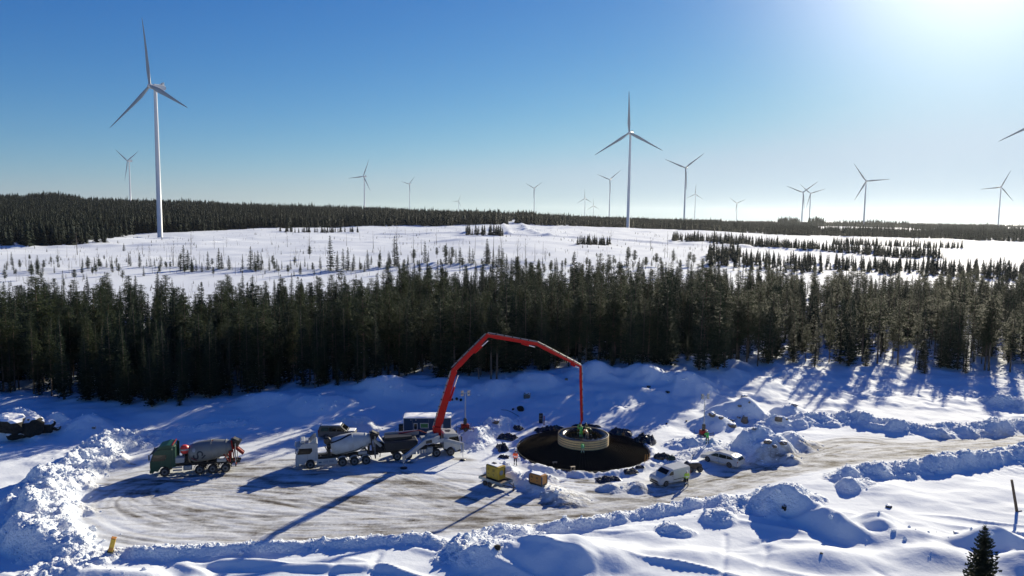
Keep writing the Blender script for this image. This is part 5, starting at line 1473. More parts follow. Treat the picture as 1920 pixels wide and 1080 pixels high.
# ---------------------------------------------------------------- cars
def car(kind, loc, yaw, label, cat, name):
    root = empty(name, loc, yaw, label=label, cat=cat)
    if kind == 'van':
        L0, L1, W = .95, -3.55, .92; body = M_VAN
        prof = [(.80, .30), (.86, .60), (.84, .88), (.66, 1.02), (-.08, 1.20)[:2], (-.68, 1.62), (-.98, 1.72), (-3.30, 1.77), (-3.44, 1.66), (-3.50, .9), (-3.50, .32)]
        axs = (0, -2.9); r = .33
        glass = [[(-.20, 1.16), (-1.02, 1.16), (-1.02, 1.56), (-.66, 1.54)]]; roofz = 1.2
    elif kind == 'wagon':
        L0, L1, W = .9, -3.9, .93; body = M_VAN
        prof = [(.90, .30), (.93, .55), (.78, .74), (-.15, .93), (-1.0, 1.38), (-1.45, 1.47), (-2.9, 1.46), (-3.6, 1.30), (-3.85, .98), (-3.9, .62), (-3.86, .32)]
        axs = (0, -2.85); r = .34
        glass = [[(-.35, .94), (-1.45, .96), (-1.45, 1.37), (-1.05, 1.33)], [(-1.52, .96), (-2.45, .99), (-2.45, 1.36), (-1.52, 1.37)], [(-2.52, .99), (-3.35, 1.06), (-3.1, 1.30), (-2.52, 1.36)]]; roofz = .95
    else:
        L0, L1, W = .9, -3.8, .93; body = M_GRY
        prof = [(.88, .36), (.92, .75), (.80, .98), (-.1, 1.12), (-.78, 1.66), (-1.1, 1.76), (-3.3, 1.76), (-3.62, 1.62), (-3.78, 1.05), (-3.8, .40)]
        axs = (0, -2.75); r = .37; body = mat('dark_car_paint', (.045, .05, .055), .35, dirt=.15)
        glass = [[(-.25, 1.13), (-1.35, 1.13), (-1.35, 1.62), (-.85, 1.60)], [(-1.47, 1.13), (-2.35, 1.13), (-2.35, 1.62), (-1.47, 1.62)], [(-2.47, 1.13), (-3.45, 1.13), (-3.35, 1.60), (-2.47, 1.62)]]; roofz = 1.15
    low = []
    for x in sorted(axs):      # wheel arches on the lower edge, rear to front
        low += [(x + (r + .07) * math.cos(t), .31 + (r + .08) * max(0, math.sin(t))) for t in np.linspace(math.pi, 0, 7)]
    full = prof + low
    def wy(z): return W - max(0, z - roofz) * (.22 if kind != 'van' else .12) - max(0, .5 - z) * .1
    # outer skin with a rounded shoulder: three rows across
    n = len(full); rows = []
    for k, s in ((1.0, 1), (.88, 1), (.88, -1), (1.0, -1)):
        if k == 1.0: rows.append([(x * (1 if abs(x) < 5 else 1), s * (wy(z)), z) for x, z in full])
        else: rows.append([(x + (.05 if x > .3 else -.03 if x < L1 + .4 else 0), s * wy(z) * .86, z + (.045 if z > 1.0 else 0)) for x, z in full])
    vs = [v for r_ in rows for v in r_]
    fs = [tuple(reversed(range(n))), tuple(range(3 * n, 4 * n))]
    for k in range(3): fs += [(k * n + i, k * n + (i + 1) % n, (k + 1) * n + (i + 1) % n, (k + 1) * n + i) for i in range(n)]
    m = MB(); m.add(vs, fs); m.build('body', body, root)
    for s in (1, -1):
        for g in glass:
            m = MB(); f = tuple(range(4)); m.add([(x, s * (wy(z) + .012), z) for x, z in g], [f, tuple(reversed(f))]); m.build('side_window', M_GLASS, root)
        m = MB(); m.bbox((glass[0][0][0] - .12, s * (W + .09), roofz + .02), (.12, .18, .13), .04); m.build('mirror', body if kind != 'suv' else M_BLK, root)
        m = MB(); m.box((glass[0][1][0] + .16, s * (W + .006), roofz - .18), (.16, .02, .03)); m.box((glass[0][1][0] - .03, s * (W + .004), .72), (.015, .008, .75)); m.build('door_handle', M_BLK, root)
        m = MB(); m.box((L0 - .12, s * (W - .26), .72 if kind != 'wagon' else .62), (.22, .36, .15), Matrix.Rotation(.25, 3, 'Y')); m.build('headlight', M_LAMP, root)
        m = MB(); m.box((L1 + .06, s * (W - .12), 1.05 if kind != 'wagon' else .86), (.12, .18, .42 if kind != 'wagon' else .16)); m.build('tail_light', M_REDD, root)
    # windscreen follows the profile between bonnet and roof
    k = {'van': (4, 5), 'wagon': (3, 4), 'suv': (3, 4)}[kind]
    (x0, z0), (x1, z1) = prof[k[0]], prof[k[1]]
    nv = Vector((z1 - z0, 0, -(x1 - x0))).normalized() * .055
    if nv.z < 0: nv = -nv
    m = MB(); a0, a1 = .08, .94
    def P_(t, y): return (x0 + (x1 - x0) * t + nv.x, y, z0 + (z1 - z0) * t + nv.z + .02)
    m.add([P_(a0, W * .80), P_(a0, -W * .80), P_(a1, -W * .72), P_(a1, W * .72)], [(0, 1, 2, 3), (3, 2, 1, 0)]); m.build('windscreen', M_GLASS, root)
    m = MB(); m.box((L0 - .02, 0, .58), (.06, 1.1, .16)); m.box((L0 + .03, 0, .36), (.05, 1.3, .12)); m.build('grille', M_BLK, root)
    m = MB(); m.add([(L1 - .035, .6, 1.02), (L1 - .035, -.6, 1.02), (L1 + .12, -.55, 1.45 if kind != 'wagon' else 1.25), (L1 + .12, .55, 1.45 if kind != 'wagon' else 1.25)], [(0, 1, 2, 3), (3, 2, 1, 0)]); m.build('rear_window', M_GLASS, root)
    if kind == 'van':
        for s in (1, -1):
            m = MB(); m.box((-1.9, s * (W + .008), .62), (1.7, .02, .07)); m.build('rub_strip', M_BLK, root)
    wheels(root, axs, W - .02, r, .22, M_RIM if kind != 'suv' else M_RIMB)
    if kind == 'wagon':
        for s in (1, -1):
            m = MB(); m.tube([(-1.3, s * .62, 1.53), (-3.1, s * .62, 1.50)], .018, 5); m.build('roof_rail', M_GRY, root)
        m = MB(); m.box((-3.2, 0, 1.50), (.16, .04, .07)); m.build('roof_aerial', M_BLK, root)
    if kind == 'suv':
        m = MB(); m.bbox((-2.2, 0, 1.84), (2.5, 1.4, .12), .06); m.build('snow_on_roof', M_SNOWC, root)
        m = MB(); m.bbox((.45, 0, 1.1), (.9, 1.4, .08), .04); m.build('snow_on_bonnet', M_SNOWC, root)
    return root
def place_car(kind, f_, r_, half, label, cat, name, side=1):
    a = gp(*f_); b = gp(*r_); yw = math.atan2(a.y - b.y, a.x - b.x); c = centre(a, yw, half, side)
    return car(kind, (c.x, c.y, H(c.x, c.y) + .0), yw, label, cat, name)
place_car('van', (1249, 912), (1289, 903), .9, 'white panel van parked nose left by the road, a hi-vis worker at its side', 'van', 'white_van')
place_car('wagon', (1326, 866), (1366, 877), .9, 'white station wagon parked in front of the snow heap, right of the van', 'car', 'station_wagon')
q = gp(650, 826); car('suv', (q.x, q.y + 1.2, H(q.x, q.y + 1.2)), math.radians(2), 'dark four wheel drive car with snowy roof, half hidden behind the white mixer drum', 'car', 'parked_car')

# ---------------------------------------------------------------- site hut
a = gp(756, 816, .3); b = gp(845, 808, .3)
q0 = Vector((a.x, a.y, 0)); q1 = Vector((b.x, b.y, 0))
HY = a.y; HX0, HX1 = a.x, a.x + 90 * a.y / F
hl = HX1 - HX0; hz0 = max(H(HX0, HY), H(HX1, HY)) - .1; hh = 2.55; hd = 2.5
hut = empty('site_hut', ((HX0 + HX1) / 2, HY + hd / 2, hz0), R(4), label='dark blue site hut with snowy roof and green poster, behind the pump truck', cat='site hut')
m = MB(); m.box((0, 0, hh / 2 + .12), (hl, hd, hh)); wall = m.build('wall', M_BLU, hut)
m = MB(); nr = int(hl / .16)
for i in range(nr): m.box((-hl / 2 + .1 + i * .16, -hd / 2 - .012, hh / 2 + .12), (.05, .025, hh - .06))
for i in range(14): m.box((-hl / 2 - .012, -hd / 2 + .1 + i * .17, hh / 2 + .12), (.025, .05, hh - .06))
m.build('cladding_rib', M_BLU, wall, kind='stuff')
for x in (-hl / 2 - .01, -hl / 2 + 1.15, hl / 2 - 2.9, hl / 2 + .01):
    m = MB(); m.box((x, -hd / 2 - .03, hh / 2 + .12), (.07, .06, hh + .02)); m.build('corner_trim', M_HUTT if abs(x) > hl / 2 - .5 else mat('hut_seam', (.06, .10, .16), .5), wall)
m = MB(); m.box((0, 0, hh + .17), (hl + .12, hd + .12, .10)); rf = m.build('roof', M_HUTT, hut)
m = MB(); nx_, ny_ = 40, 14; vs = []; 
for j in range(ny_ + 1):
    for i in range(nx_ + 1):
        u, v = i / nx_ * 2 - 1, j / ny_ * 2 - 1; e = (1 - abs(u) ** 10) * (1 - abs(v) ** 6)
        vs.append((u * (hl / 2 + .03), v * (hd / 2 + .03), hh + .22 + .13 * e * (1 + .35 * float(noise(np.array([u * 4.]), np.array([v * 2.]), 4)[0]))))
m.add(vs, [(j * (nx_ + 1) + i, j * (nx_ + 1) + i + 1, (j + 1) * (nx_ + 1) + i + 1, (j + 1) * (nx_ + 1) + i) for j in range(ny_) for i in range(nx_)], 0, True); m.build('roof_snow', M_SNOWC, rf)
def hutwin(x, z, w, h, name, mt):
    m = MB(); fy = -hd / 2 - .045
    for dx, dz, sx, sz in ((-w / 2, 0, .06, h + .06), (w / 2, 0, .06, h + .06), (0, h / 2, w, .06), (0, -h / 2, w, .06)): m.box((x + dx, fy, z + dz), (sx, .05, sz))
    fr_ = m.build(name, M_HUTT, hut); m = MB(); m.box((x, -hd / 2 - .035, z), (w - .06, .02, h - .06)); m.build('pane' if mt is M_GLASS else 'poster_face', mt, fr_)
    return fr_
hutwin(-hl / 2 + 1.55, 1.6, .45, .85, 'window', M_GLASS)
ps = hutwin(-hl / 2 + 2.7, 1.72, 1.05, .62, 'poster', M_POST)
m = MB()
for i in range(9): m.box((-hl / 2 + 2.35 + i * .085, -hd / 2 - .05, 1.74), (.05, .008, .09))
m.build('poster_lettering', mat('poster_dark', (.01, .05, .02), .6), ps)
m = MB(); m.box((hl / 2 - 1.15, -hd / 2 - .05, 1.62), (.28, .02, .55)); m.build('white_notice', M_HUTT, hut)
for x in (-hl / 2 + .95, -hl / 2 + 1.6):
    m = MB(); m.bbox((x, -hd / 2 - .08, hh - .05), (.12, .1, .1), .02); m.build('wall_lamp', M_LAMP, hut)
m = MB(); m.bbox((-hl / 2 - .45, .2, .9), (.6, .7, 1.2), .05); m.box((-hl / 2 - .6, -.7, .45), (1.1, .9, .05)); m.tube([(-hl / 2 - 1.1, -1.1, .1), (-hl / 2 - 1.1, -1.1, 1.2), (-hl / 2 - .1, -1.1, 1.3)], .025, 5); m.tube([(-hl / 2 - 2.2, -.9, .05), (-hl / 2 - 1.5, -.9, .5), (-hl / 2 - .9, -.9, .45)], .05, 6); m.build('entrance_steps', M_BLK, hut)
m = MB()
for sx in (-1, 1):
    for sy in (-1, 1): m.box((sx * (hl / 2 - .3), sy * (hd / 2 - .2), -.05), (.3, .3, .4))
m.build('support_block', M_PLY, hut)

# ---------------------------------------------------------------- generators, trailer, compactor
def pxloc(px, py): q = hit(px, py); return q
q = gp(929, 912); yw = R(-42)
TR = empty('flatbed_trailer', (q.x, q.y + .4, 0), yw, label='grey flatbed trailer with its drawbar down, carrying the yellow generator', cat='trailer')
m = MB(); m.box((0, 0, .62), (3.3, 1.75, .08)); bed = m.build('deck', mat('trailer_deck', (.12, .09, .075), .7, var=.2), TR)
m = MB()
for s in (1, -1): m.box((0, s * .89, .70), (3.36, .03, .28))
for s in (1, -1): m.box((s * 1.67, 0, .70), (.03, 1.75, .28))
for x in (-1.66, -.55, .55, 1.66):
    for s in (1, -1): m.box((x, s * .91, .70), (.05, .04, .30))
m.build('side_board', mat('trailer_steel', (.26, .32, .34), .35, metal=.5, var=.08), TR)
m = MB()
for s in (1, -1): m.box((0, s * .5, .5), (3.2, .07, .14))
m.tube([(1.6, .5, .5), (2.9, 0, .45)], .045, 6); m.tube([(1.6, -.5, .5), (2.9, 0, .45)], .045, 6); m.cyl((2.5, .12, .05), (2.5, .12, .8), .035, n=6); m.cyl((2.5, .12, .0), (2.5, .12, .2), .1, n=10); m.build('drawbar', M_BLK, TR)
wheels(TR, (-.75, -.05), .98, .28, .2, M_RIMB)
def genset(name, loc, yw, L, W_, Hh, mt, label, dials=True):
    g = empty(name, loc, yw, label=label, cat='generator')
    m = MB(); m.bbox((0, 0, .09), (L * 1.0, W_ * 1.0, .18), .03); m.build('skid', M_BLK, g)
    m = MB(); m.bbox((0, 0, .18 + Hh / 2), (L, W_, Hh), .06); bd = m.build('housing', mt, g)
    m = MB(); m.bbox((0, 0, .18 + Hh + .02), (L * .97, W_ * .95, .05), .02); m.build('lid', mt if dials else M_ORA, g)
    m = MB(); m.bbox((-L * .05, 0, .18 + Hh + .07), (L * .8, W_ * .8, .05), .03); m.build('snow_on_lid', M_SNOWC, g)
    for k, x in enumerate((-L * .3, L * .12)):
        m = MB(); m.box((x, -W_ / 2 - .008, .18 + Hh * .55), (L * .30, .016, Hh * .6)); m.build('side_door', mt, g)
        m = MB()
        for i in range(4): m.box((x, -W_ / 2 - .022, .18 + Hh * (.62 + .06 * i)), (L * .18, .014, .03))
        m.build('vent', M_BLK, g)
        m = MB(); m.bbox((x, -W_ / 2 - .024, .18 + Hh * .35), (.18, .02, .07), .008); m.build('label_plate', M_BLK, g)
    if dials:
        m = MB(); m.lathe([(0, .27), (.02, .27), (.03, .2)], (L / 2 + .0, -.12, .18 + Hh * .55), (1, 0, 0), 20); m.build('round_grille', M_GRY, g)
        m = MB(); m.box((L / 2 + .008, W_ * .36, .18 + Hh * .6), (.016, .14, Hh * .55)); m.build('control_panel', M_BLK, g)
        m = MB(); m.bbox((-L / 2 + .05, -.0, .18 + Hh / 2), (.14, W_ * 1.01, Hh * 1.01), .03); m.build('end_frame', mat('dark_blue_frame', (.03, .05, .09), .5), g)
        m = MB(); m.cyl((-L * .3, .2, .18 + Hh), (-L * .3, .2, .35 + Hh), .07, n=10); m.box((-L * .2, .15, .26 + Hh), (.5, .35, .12)); m.build('exhaust', M_BLK, g)
    else:
        for sx in (-1, 1):
            for sy in (-1, 1):
                m = MB(); m.bbox((sx * L / 2, sy * W_ / 2, .15 + Hh / 2), (.12, .12, Hh * 1.0), .02); m.build('corner_post', mat('dark_blue_frame', (.03, .05, .09), .5), g)
    return g
tl = Vector((q.x, q.y + .4, 0)) + Matrix.Rotation(yw, 3, 'Z') @ Vector((-.05, .08, 0))
genset('yellow_generator', (tl.x, tl.y, .665), yw, 1.85, 1.2, 1.35, M_YEL, 'yellow generator with a round grey grille standing on the flatbed trailer')
q = gp(1009, 922); genset('orange_generator', (q.x, q.y + .5, H(q.x, q.y + .5) - .05), R(-38), 1.65, .95, .95, M_ORA, 'orange generator box with a snowy lid on the ground right of the trailer', False)
# muddy compactor behind the van
q = gp(1302, 886); cp = empty('plate_compactor', (q.x, q.y + .6, H(q.x, q.y + .6)), R(10), label='muddy brown towed machine with wheels and a snowy top between the van and the wagon', cat='towed machine')
m = MB(); m.prism([(-.9, .35), (-.95, .8), (-.6, 1.05), (.55, 1.05), (.8, .85), (.85, .4)], .55, -.55); m.build('housing', M_BROWN, cp)
m = MB(); m.bbox((-.05, 0, 1.09), (1.2, .9, .10), .05); m.build('snow_on_top', M_SNOWC, cp)
wheels(cp, (.55, -.6), .72, .36, .22, M_RIMB)
m = MB(); m.tube([(-.8, 0, .5), (-2.2, .2, .75)], .05, 6); m.cyl((-.1, .3, 1.05), (.1, .35, 1.75), .03, n=6); m.box((.1, .35, 1.75), (.3, .05, .06)); m.build('tow_bar', M_BROWN, cp)

# ---------------------------------------------------------------- light masts
def mast(foot, top, label):
    g0 = hit(*foot); tp = atY(top[0], top[1], g0.y); h = tp.z - g0.z
    r_ = empty('light_tower', g0, R(15), label=label, cat='light tower', group='mobile light towers')
    m = MB(); m.bbox((0, 0, .62), (1.05, .7, .55), .08); m.build('engine_box', M_REDD, r_)
    m = MB(); m.box((0, 0, .3), (1.3, .6, .1)); m.tube([(.6, 0, .3), (1.5, 0, .35)], .04, 6); m.cyl((0, 0, .3), (0, 0, 1.7), .11, n=8)
    for sx, sy in ((1, 1), (1, -1), (-1, 1), (-1, -1)): m.tube([(sx * .4, sy * .3, .3), (sx * .95, sy * .85, .32)], .03, 5); m.cyl((sx * .95, sy * .85, 0), (sx * .95, sy * .85, .75), .025, n=5)
    m.bbox((0, 0, 1.25), (.4, .35, .8), .05); m.build('base_frame', M_BLK, r_)
    wheels(r_, (0,), .5, .28, .16, M_RIMB)
    m = MB()
    for k in range(4): m.cyl((0, 0, 1.4 + (h - 1.4) * k / 4), (0, 0, 1.4 + (h - 1.4) * (k + 1) / 4 + .05), .07 - .011 * k, n=8)
    mt_ = m.build('mast', M_LGT, r_)
    m = MB(); m.box((0, 0, h), (1.1, .05, .05))
    for x in (-.42, .42):
        for z in (-.2, .2): m.bbox((x, -.1, h + z), (.38, .16, .30), .03)
    m.build('lamp_head', M_GRY, r_)
    return r_
mast((872, 808), (871, 737), 'tall light mast on a red base, left one beside the blue hut')
mast((1319, 818), (1318, 743), 'tall light mast on a red base, right one with a worker in green beside it')

# ---------------------------------------------------------------- small site things
q = hit(1014, 793); m = MB(); m.bbox((0, 0, .68), (.55, .5, 1.36), .03); o_ = m.build('black_crate', M_BLK, None, label='tall narrow black crate standing on snow behind the foundation', cat='crate'); o_.location = q; 
m = MB(); m.box((0, -.26, .68), (.5, .03, .05)); m.box((0, -.26, 1.1), (.5, .03, .05)); m.build('rib', M_GRY, o_)
q = hit(1020, 797); m = MB(); m.cyl((0, 0, 0), (0, 0, 1.3), .07, n=8); o_ = m.build('marker_post', M_REDD, None, label='short red post just right of the tall black crate', cat='post'); o_.location = q
q = hit(207, 1034); g = empty('warning_box', q, R(20), label='yellow orange upright box leaning at the pad edge, bottom left', cat='box'); g.rotation_euler = (R(6), R(16), R(15))
m = MB(); m.bbox((0, 0, .62), (.36, .34, 1.25), .04); m.build('housing', M_YEL, g)
m = MB(); m.bbox((0, -.175, .30), (.30, .03, .28), .01); m.build('front_panel', M_ORA, g)
m = MB(); m.bbox((0, 0, 1.27), (.40, .38, .06), .02); m.build('lid', M_ORA, g)
m = MB(); m.box((0, 0, .03), (.5, .5, .06)); m.build('base_plate', M_BLK, g)
# leaning log and its stub
q = hit(1908, 959); tp = atY(1897, 900, q.y - .1); m = MB(); m.cyl((0, 0, -.3), tp - q, .15, .12, 10); m.cyl((.1, 0, 0), (.5, .1, .05), .07, .04, 6); o_ = m.build('log', M_LOG, None, label='bare log leaning out of the bright snow at the right edge', cat='log'); o_.location = q
# trestles in front of the foundation, orange stakes at its right rim
def trestle(px, py, label):
    q = hit(px, py); g = empty('trestle', q, R(20), label=label, cat='trestle', group='small trestles at the foundation rim')
    m = MB()
    for sx in (-1, 1):
        for sy in (-1, 1): m.cyl((sx * .22, sy * .22, 0), (sx * .18, sy * .05, .6), .025, n=5)
    m.build('leg', M_PLY, g, kind='stuff')
    m = MB(); m.box((0, 0, .62), (.55, .3, .05)); m.build('top_board', M_PLY, g)
trestle(1040, 876, 'small wooden trestle at the front rim of the foundation, left one')
trestle(1074, 885, 'small wooden trestle at the front rim of the foundation, right one')
for i, (px, py) in enumerate([(1209, 868), (1213, 865), (1217, 861)]):
    q = hit(px, py); m = MB(); m.cyl((0, 0, 0), (.05, 0, 1.0 - .15 * i), .035, n=6); o_ = m.build('stake', M_ORA, None, label=['thin orange stake at the right rim of the foundation, nearest to the camera', 'thin orange stake at the right rim of the foundation, middle of three', 'shortest orange stake at the right rim of the foundation'][i], cat='stake', group='stakes at the foundation rim'); o_.location = q
# cable and bent rods in the snow
q = hit(940, 772); m = MB(); m.tube([Vector((0, 0, .3)), Vector((.8, -.4, .35)), Vector((1.6, -1.4, .3)), Vector((2.6, -3.0, .15))], .04, 5); o_ = m.build('cable', M_BLK, None, label='thin black cable lying on the snow slope above the pit', cat='cable'); o_.location = q

# ---------------------------------------------------------------- people
def person(foot, height, yaw, top, legs, label, pose='stand', helmet=None, boots=M_BOOT, z=None, world=None):
    if world is None:
        q = hit(*foot)
    else: q = Vector(world)
    if z is not None: q.z = z
    root = empty('person', q, yaw, label=label, cat='person')
    k = height / 1.78
    # joints, facing +X
    J = {'pel': (0, 0, .95), 'wst': (.01, 0, 1.10), 'chs': (.02, 0, 1.32), 'nck': (.02, 0, 1.50), 'hd0': (.04, 0, 1.60), 'hd1': (.05, 0, 1.70),
         'hl': (0, .11, .90), 'kl': (.05, .12, .50), 'al': (.0, .13, .09), 'tl': (.17, .15, .04), 'hr': (0, -.11, .90), 'kr': (.0, -.14, .50), 'ar': (-.06, -.16, .09), 'tr': (.11, -.19, .04),
         'sl': (.0, .19, 1.43), 'el': (-.03, .28, 1.16), 'wl': (.12, .26, .95), 'sr': (.0, -.19, 1.43), 'er': (-.03, -.28, 1.16), 'wr': (.12, -.25, .95)}
    if pose == 'bend':
        J.update({'wst': (.12, 0, 1.06), 'chs': (.32, 0, 1.14), 'nck': (.48, 0, 1.20), 'hd0': (.56, 0, 1.22), 'hd1': (.64, 0, 1.20), 'sl': (.40, .19, 1.17), 'el': (.44, .24, .90), 'wl': (.52, .18, .66), 'sr': (.40, -.19, 1.17), 'er': (.44, -.24, .90), 'wr': (.52, -.18, .66), 'pel': (-.06, 0, .93), 'hl': (-.06, .12, .88), 'hr': (-.06, -.12, .88), 'al': (-.02, .2, .09), 'tl': (.15, .22, .04), 'ar': (-.06, -.2, .09), 'tr': (.11, -.22, .04)})
    if pose == 'work':
        J.update({'chs': (.10, 0, 1.30), 'nck': (.16, 0, 1.47), 'hd0': (.20, 0, 1.56), 'hd1': (.24, 0, 1.65), 'sl': (.12, .19, 1.40), 'sr': (.12, -.19, 1.40), 'el': (.26, .25, 1.18), 'wl': (.46, .14, 1.12), 'er': (.26, -.25, 1.18), 'wr': (.46, -.12, 1.10)})
    E = [('pel', 'wst'), ('wst', 'chs'), ('chs', 'nck'), ('nck', 'hd0'), ('hd0', 'hd1'), ('pel', 'hl'), ('hl', 'kl'), ('kl', 'al'), ('al', 'tl'), ('pel', 'hr'), ('hr', 'kr'), ('kr', 'ar'), ('ar', 'tr'),
         ('chs', 'sl'), ('sl', 'el'), ('el', 'wl'), ('chs', 'sr'), ('sr', 'er'), ('er', 'wr')]
    Rd = {'pel': .155, 'wst': .15, 'chs': .17, 'nck': .062, 'hd0': .085, 'hd1': .085, 'hl': .10, 'kl': .075, 'al': .055, 'tl': .045, 'hr': .10, 'kr': .075, 'ar': .055, 'tr': .045, 'sl': .085, 'el': .06, 'wl': .04, 'sr': .085, 'er': .06, 'wr': .04}
    keys = list(J); me = bpy.data.meshes.new('body'); me.from_pydata([Vector(J[n_]) * k for n_ in keys], [(keys.index(a_), keys.index(b_)) for a_, b_ in E], [])
    o_ = bpy.data.objects.new('body', me); C.objects.link(o_)
    md = o_.modifiers.new('skin', 'SKIN')
    if not me.skin_vertices: raise RuntimeError('no skin layer')
    for i, n_ in enumerate(keys): me.skin_vertices[0].data[i].radius = (Rd[n_] * k, Rd[n_] * k); me.skin_vertices[0].data[i].use_root = (n_ == 'pel')
    sb = o_.modifiers.new('sub', 'SUBSURF'); sb.levels = 1; sb.render_levels = 1
    dg = bpy.context.evaluated_depsgraph_get(); dg.update(); me2 = bpy.data.meshes.new_from_object(o_.evaluated_get(dg)); bpy.data.objects.remove(o_)
    me2.name = 'body'; me2.materials.clear()
    for mt in (top, legs, boots, M_SKIN, M_REFL): me2.materials.append(mt)
    hd = Vector(J['hd0']) * k; hd1 = Vector(J['hd1']) * k; nk = Vector(J['nck']) * k; pel = Vector(J['pel']) * k; chs = Vector(J['chs']) * k
    ax_ = (chs - pel).normalized()
    for p in me2.polygons:
        c_ = p.center; z_ = c_.z / k; t_ = (c_ - pel).dot(ax_) / k
        if (c_ - hd).length < .15 * k or (c_ - hd1).length < .15 * k: p.material_index = 3
        elif z_ < .16: p.material_index = 2
        elif t_ < -.02 and z_ < .93: p.material_index = 4 if abs(z_ - .38) < .035 else 1
        elif min((c_ - Vector(J['wl']) * k).length, (c_ - Vector(J['wr']) * k).length) < .05 * k: p.material_index = 3
        else: p.material_index = 4 if abs(t_ - .16) < .03 else 0
        p.use_smooth = True
    bd = bpy.data.objects.new('body', me2); C.objects.link(bd); bd.parent = root
    for w_, e_ in (('wl', 'el'), ('wr', 'er')):      # palm, four fingers and thumb
        W0 = Vector(J[w_]) * k; d = (W0 - Vector(J[e_]) * k).normalized(); s_ = d.cross(Vector((0, 0, 1))).normalized(); u = s_.cross(d)
        m = MB(); m.cyl(W0 - d * .02, W0 + d * .09 * k, .035 * k, .04 * k, 8)
        for i, (o2, ln) in enumerate(((-.03, .065), (-.01, .078), (.01, .072), (.028, .058))):
            b0 = W0 + d * .085 * k + s_ * o2 * k; m.cyl(b0, b0 + (d + u * -.3).normalized() * ln * .55 * k, .011 * k, .010 * k, 5); m.cyl(b0 + (d + u * -.3).normalized() * ln * .55 * k, b0 + (d + u * -.6).normalized() * ln * k, .010 * k, .007 * k, 5)
        b0 = W0 + d * .02 * k + s_ * -.035 * k; m.cyl(b0, b0 + (d - s_ * .9).normalized() * .06 * k, .013 * k, .009 * k, 5)
        m.build('hand', M_NAV, bd)
    fw = (hd1 - hd).normalized(); fr_ = Vector((1, 0, 0)) if pose != 'bend' else Vector((.4, 0, -.9)).normalized()
    m = MB(); m.cyl(hd + fr_ * .075 * k, hd + fr_ * .115 * k, .018 * k, .008 * k, 5); m.build('nose', M_SKIN, bd)
    m = MB()
    for s_ in (-1, 1): m.cyl(hd + fr_ * .082 * k + Vector((0, s_ * .032 * k, 0)) + fw * .03 * k, hd + fr_ * .092 * k + Vector((0, s_ * .032 * k, 0)) + fw * .03 * k, .012 * k, n=6)
    m.cyl(hd + fr_ * .08 * k - fw * .045 * k - Vector((0, .02 * k, 0)), hd + fr_ * .08 * k - fw * .045 * k + Vector((0, .02 * k, 0)), .008 * k, n=5); m.build('face', M_BOOT, bd)
    if helmet:
        m = MB(); m.lathe([(-.02, .135 * k), (.0, .128 * k), (.06 * k, .115 * k), (.11 * k, .075 * k), (.13 * k, .02 * k)], hd + fw * .055 * k, fw, 14); m.build('helmet', helmet, bd)
    return root
H_W = mat('helmet_white', (.7, .7, .7), .3); H_Y = mat('helmet_yellow', (.75, .72, .25), .3); H_D = mat('helmet_dark', (.05, .05, .06), .4)
person((966, 873), 1.82, R(70), M_ORG, M_NAV, 'worker in bright orange jacket and dark trousers standing at the left rim of the foundation', 'stand', H_D)
fw_ = Vector((FND.x, FND.y, 0))
pw = fw_ + Vector((-.45, -4.05, zc(4.0) + .03)); person(None, 1.5, R(85), M_GRN, mat('pale_green_trousers', (.28, .42, .26), .8), 'worker in bright green crouched on the reinforcement before the boarded ring', 'bend', M_GRN, world=pw)
zt = ZP + HP - .40
for dx, dy, yw_, tp, lg, pz, hm, lab in [(-.35, -.6, 100, M_GRN, M_GRN, 'work', H_Y, 'worker in bright green with pale helmet inside the boarded ring, beside the hose'), (-.55, .7, -40, M_GRN, M_OLV, 'work', H_D, 'worker in green behind the hose end, farthest back inside the ring'),
                                       (.55, .6, 200, M_OLV, M_NAV, 'work', H_D, 'worker in dark olive clothes right of the hose inside the ring'), (.95, .1, 190, M_OLV, M_NAV, 'bend', H_Y, 'worker bending forward with a yellow helmet inside the ring'), (.30, -1.3, 120, M_ORA, M_PLY, 'bend', None, 'crouching worker in brownish orange inside the front of the ring')]:
    person(None, 1.75, R(yw_), tp, lg, lab, pz, hm, world=fw_ + Vector((dx, dy, zt)))
person((1326, 833), 1.8, R(100), M_GRN, M_NAV, 'worker in green vest and dark trousers beside the right light mast', 'work', H_W)
person((1287, 912), 1.8, R(100), M_YLG, M_NAV, 'worker in yellow vest and dark trousers by the side of the white van', 'stand', H_W)

# ---------------------------------------------------------------- foreground spruce and loose snow lumps
q = gp(1840, 1092, .3)
t, c = spruce(4.9, 1.55, 777, 1.35, .03, 2)
r_ = empty('spruce_tree', (q.x, q.y, .1), 0, label='small spruce in the foreground at the bottom right corner', cat='spruce tree')
h_ = atY(1843, 986, q.y).z - .1; r_.scale = (h_ / 4.9,) * 3
t.build('trunk', M_BRK, r_); c.build('crown', leaf_mat('near_needles', (.028, .040, .024), (.055, .062, .034), .3), r_)

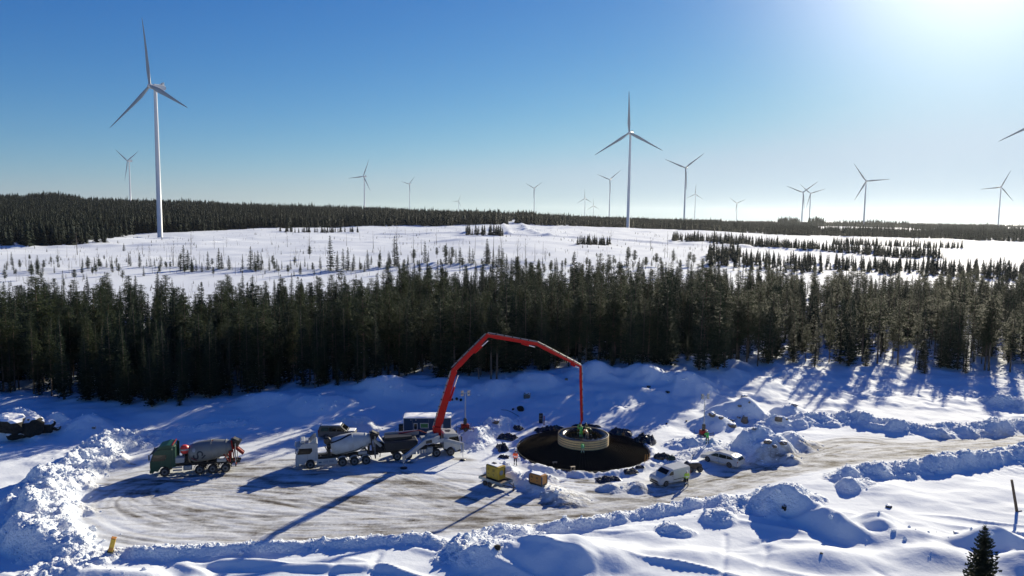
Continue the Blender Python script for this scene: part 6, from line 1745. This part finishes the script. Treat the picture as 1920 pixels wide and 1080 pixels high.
import bmesh
bm = bmesh.new(); bmesh.ops.create_icosphere(bm, subdivisions=1, radius=1); ico_v = np.array([v.co[:] for v in bm.verts]); ico_f = np.array([[v.index for v in f.verts] for f in bm.faces]); bm.free()
V, Fc = [], []; off = 0
def clod(x, y, s):
    global off
    v = ico_v * (s * np.random.default_rng(off).uniform(.55, 1.25, (len(ico_v), 1))) * np.array([1, 1, .75])
    a_ = random.random() * 6.28; c_, s_ = math.cos(a_), math.sin(a_)
    v = np.stack([v[:, 0] * c_ - v[:, 1] * s_, v[:, 0] * s_ + v[:, 1] * c_, v[:, 2]], 1)
    v += np.array([x, y, H(x, y) + s * .25]); V.append(v); Fc.append(ico_f + off); off += len(v)
for pts_, h, w, ch_ in BERMS:
    for a_, b_ in zip(pts_[:-1], pts_[1:]):
        L_ = math.hypot(b_[0] - a_[0], b_[1] - a_[1])
        for _ in range(int(L_ * w * 7.0 * ch_)):
            t_ = random.random(); s = min(.30, .05 + random.expovariate(15) * (1.0 if h > 1.5 else .75))
            clod(a_[0] + (b_[0] - a_[0]) * t_ + random.gauss(0, w * .42), a_[1] + (b_[1] - a_[1]) * t_ + random.gauss(0, w * .42), s)
for x0, y0, h, rx, ry, ch_, _ in HEAPS:
    for _ in range(int(rx * ry * 9 * ch_)): clod(x0 + random.gauss(0, rx * .4), y0 + random.gauss(0, ry * .4), min(.28, .05 + random.expovariate(15)))
V = np.concatenate(V); Fc = np.concatenate(Fc)
me = bpy.data.meshes.new('snow_lumps'); me.from_pydata(V.tolist(), [], Fc.tolist()); me.materials.append(SNOW); me.update()
o_ = bpy.data.objects.new('snow_lumps', me); C.objects.link(o_); tagit(o_, label='loose broken snow lumps along the ploughed banks', cat='snow', kind='stuff')
print('clod tris', len(Fc))

# ---------------------------------------------------------------- air
m, n, l, b = nt('air'); n.remove(b)
pv = n.new('ShaderNodeVolumePrincipled'); pv.inputs['Color'].default_value = (.86, .92, 1.0, 1); pv.inputs['Density'].default_value = 0.000024; pv.inputs['Anisotropy'].default_value = 0.55
l.new(pv.outputs[0], n['Material Output'].inputs['Volume'])
me_ = MB(); me_.box((0, 6800, 87), (29000, 15000, 325)); hzb = me_.build('haze', m, None, kind='stuff'); hzb.display_type = 'WIRE'
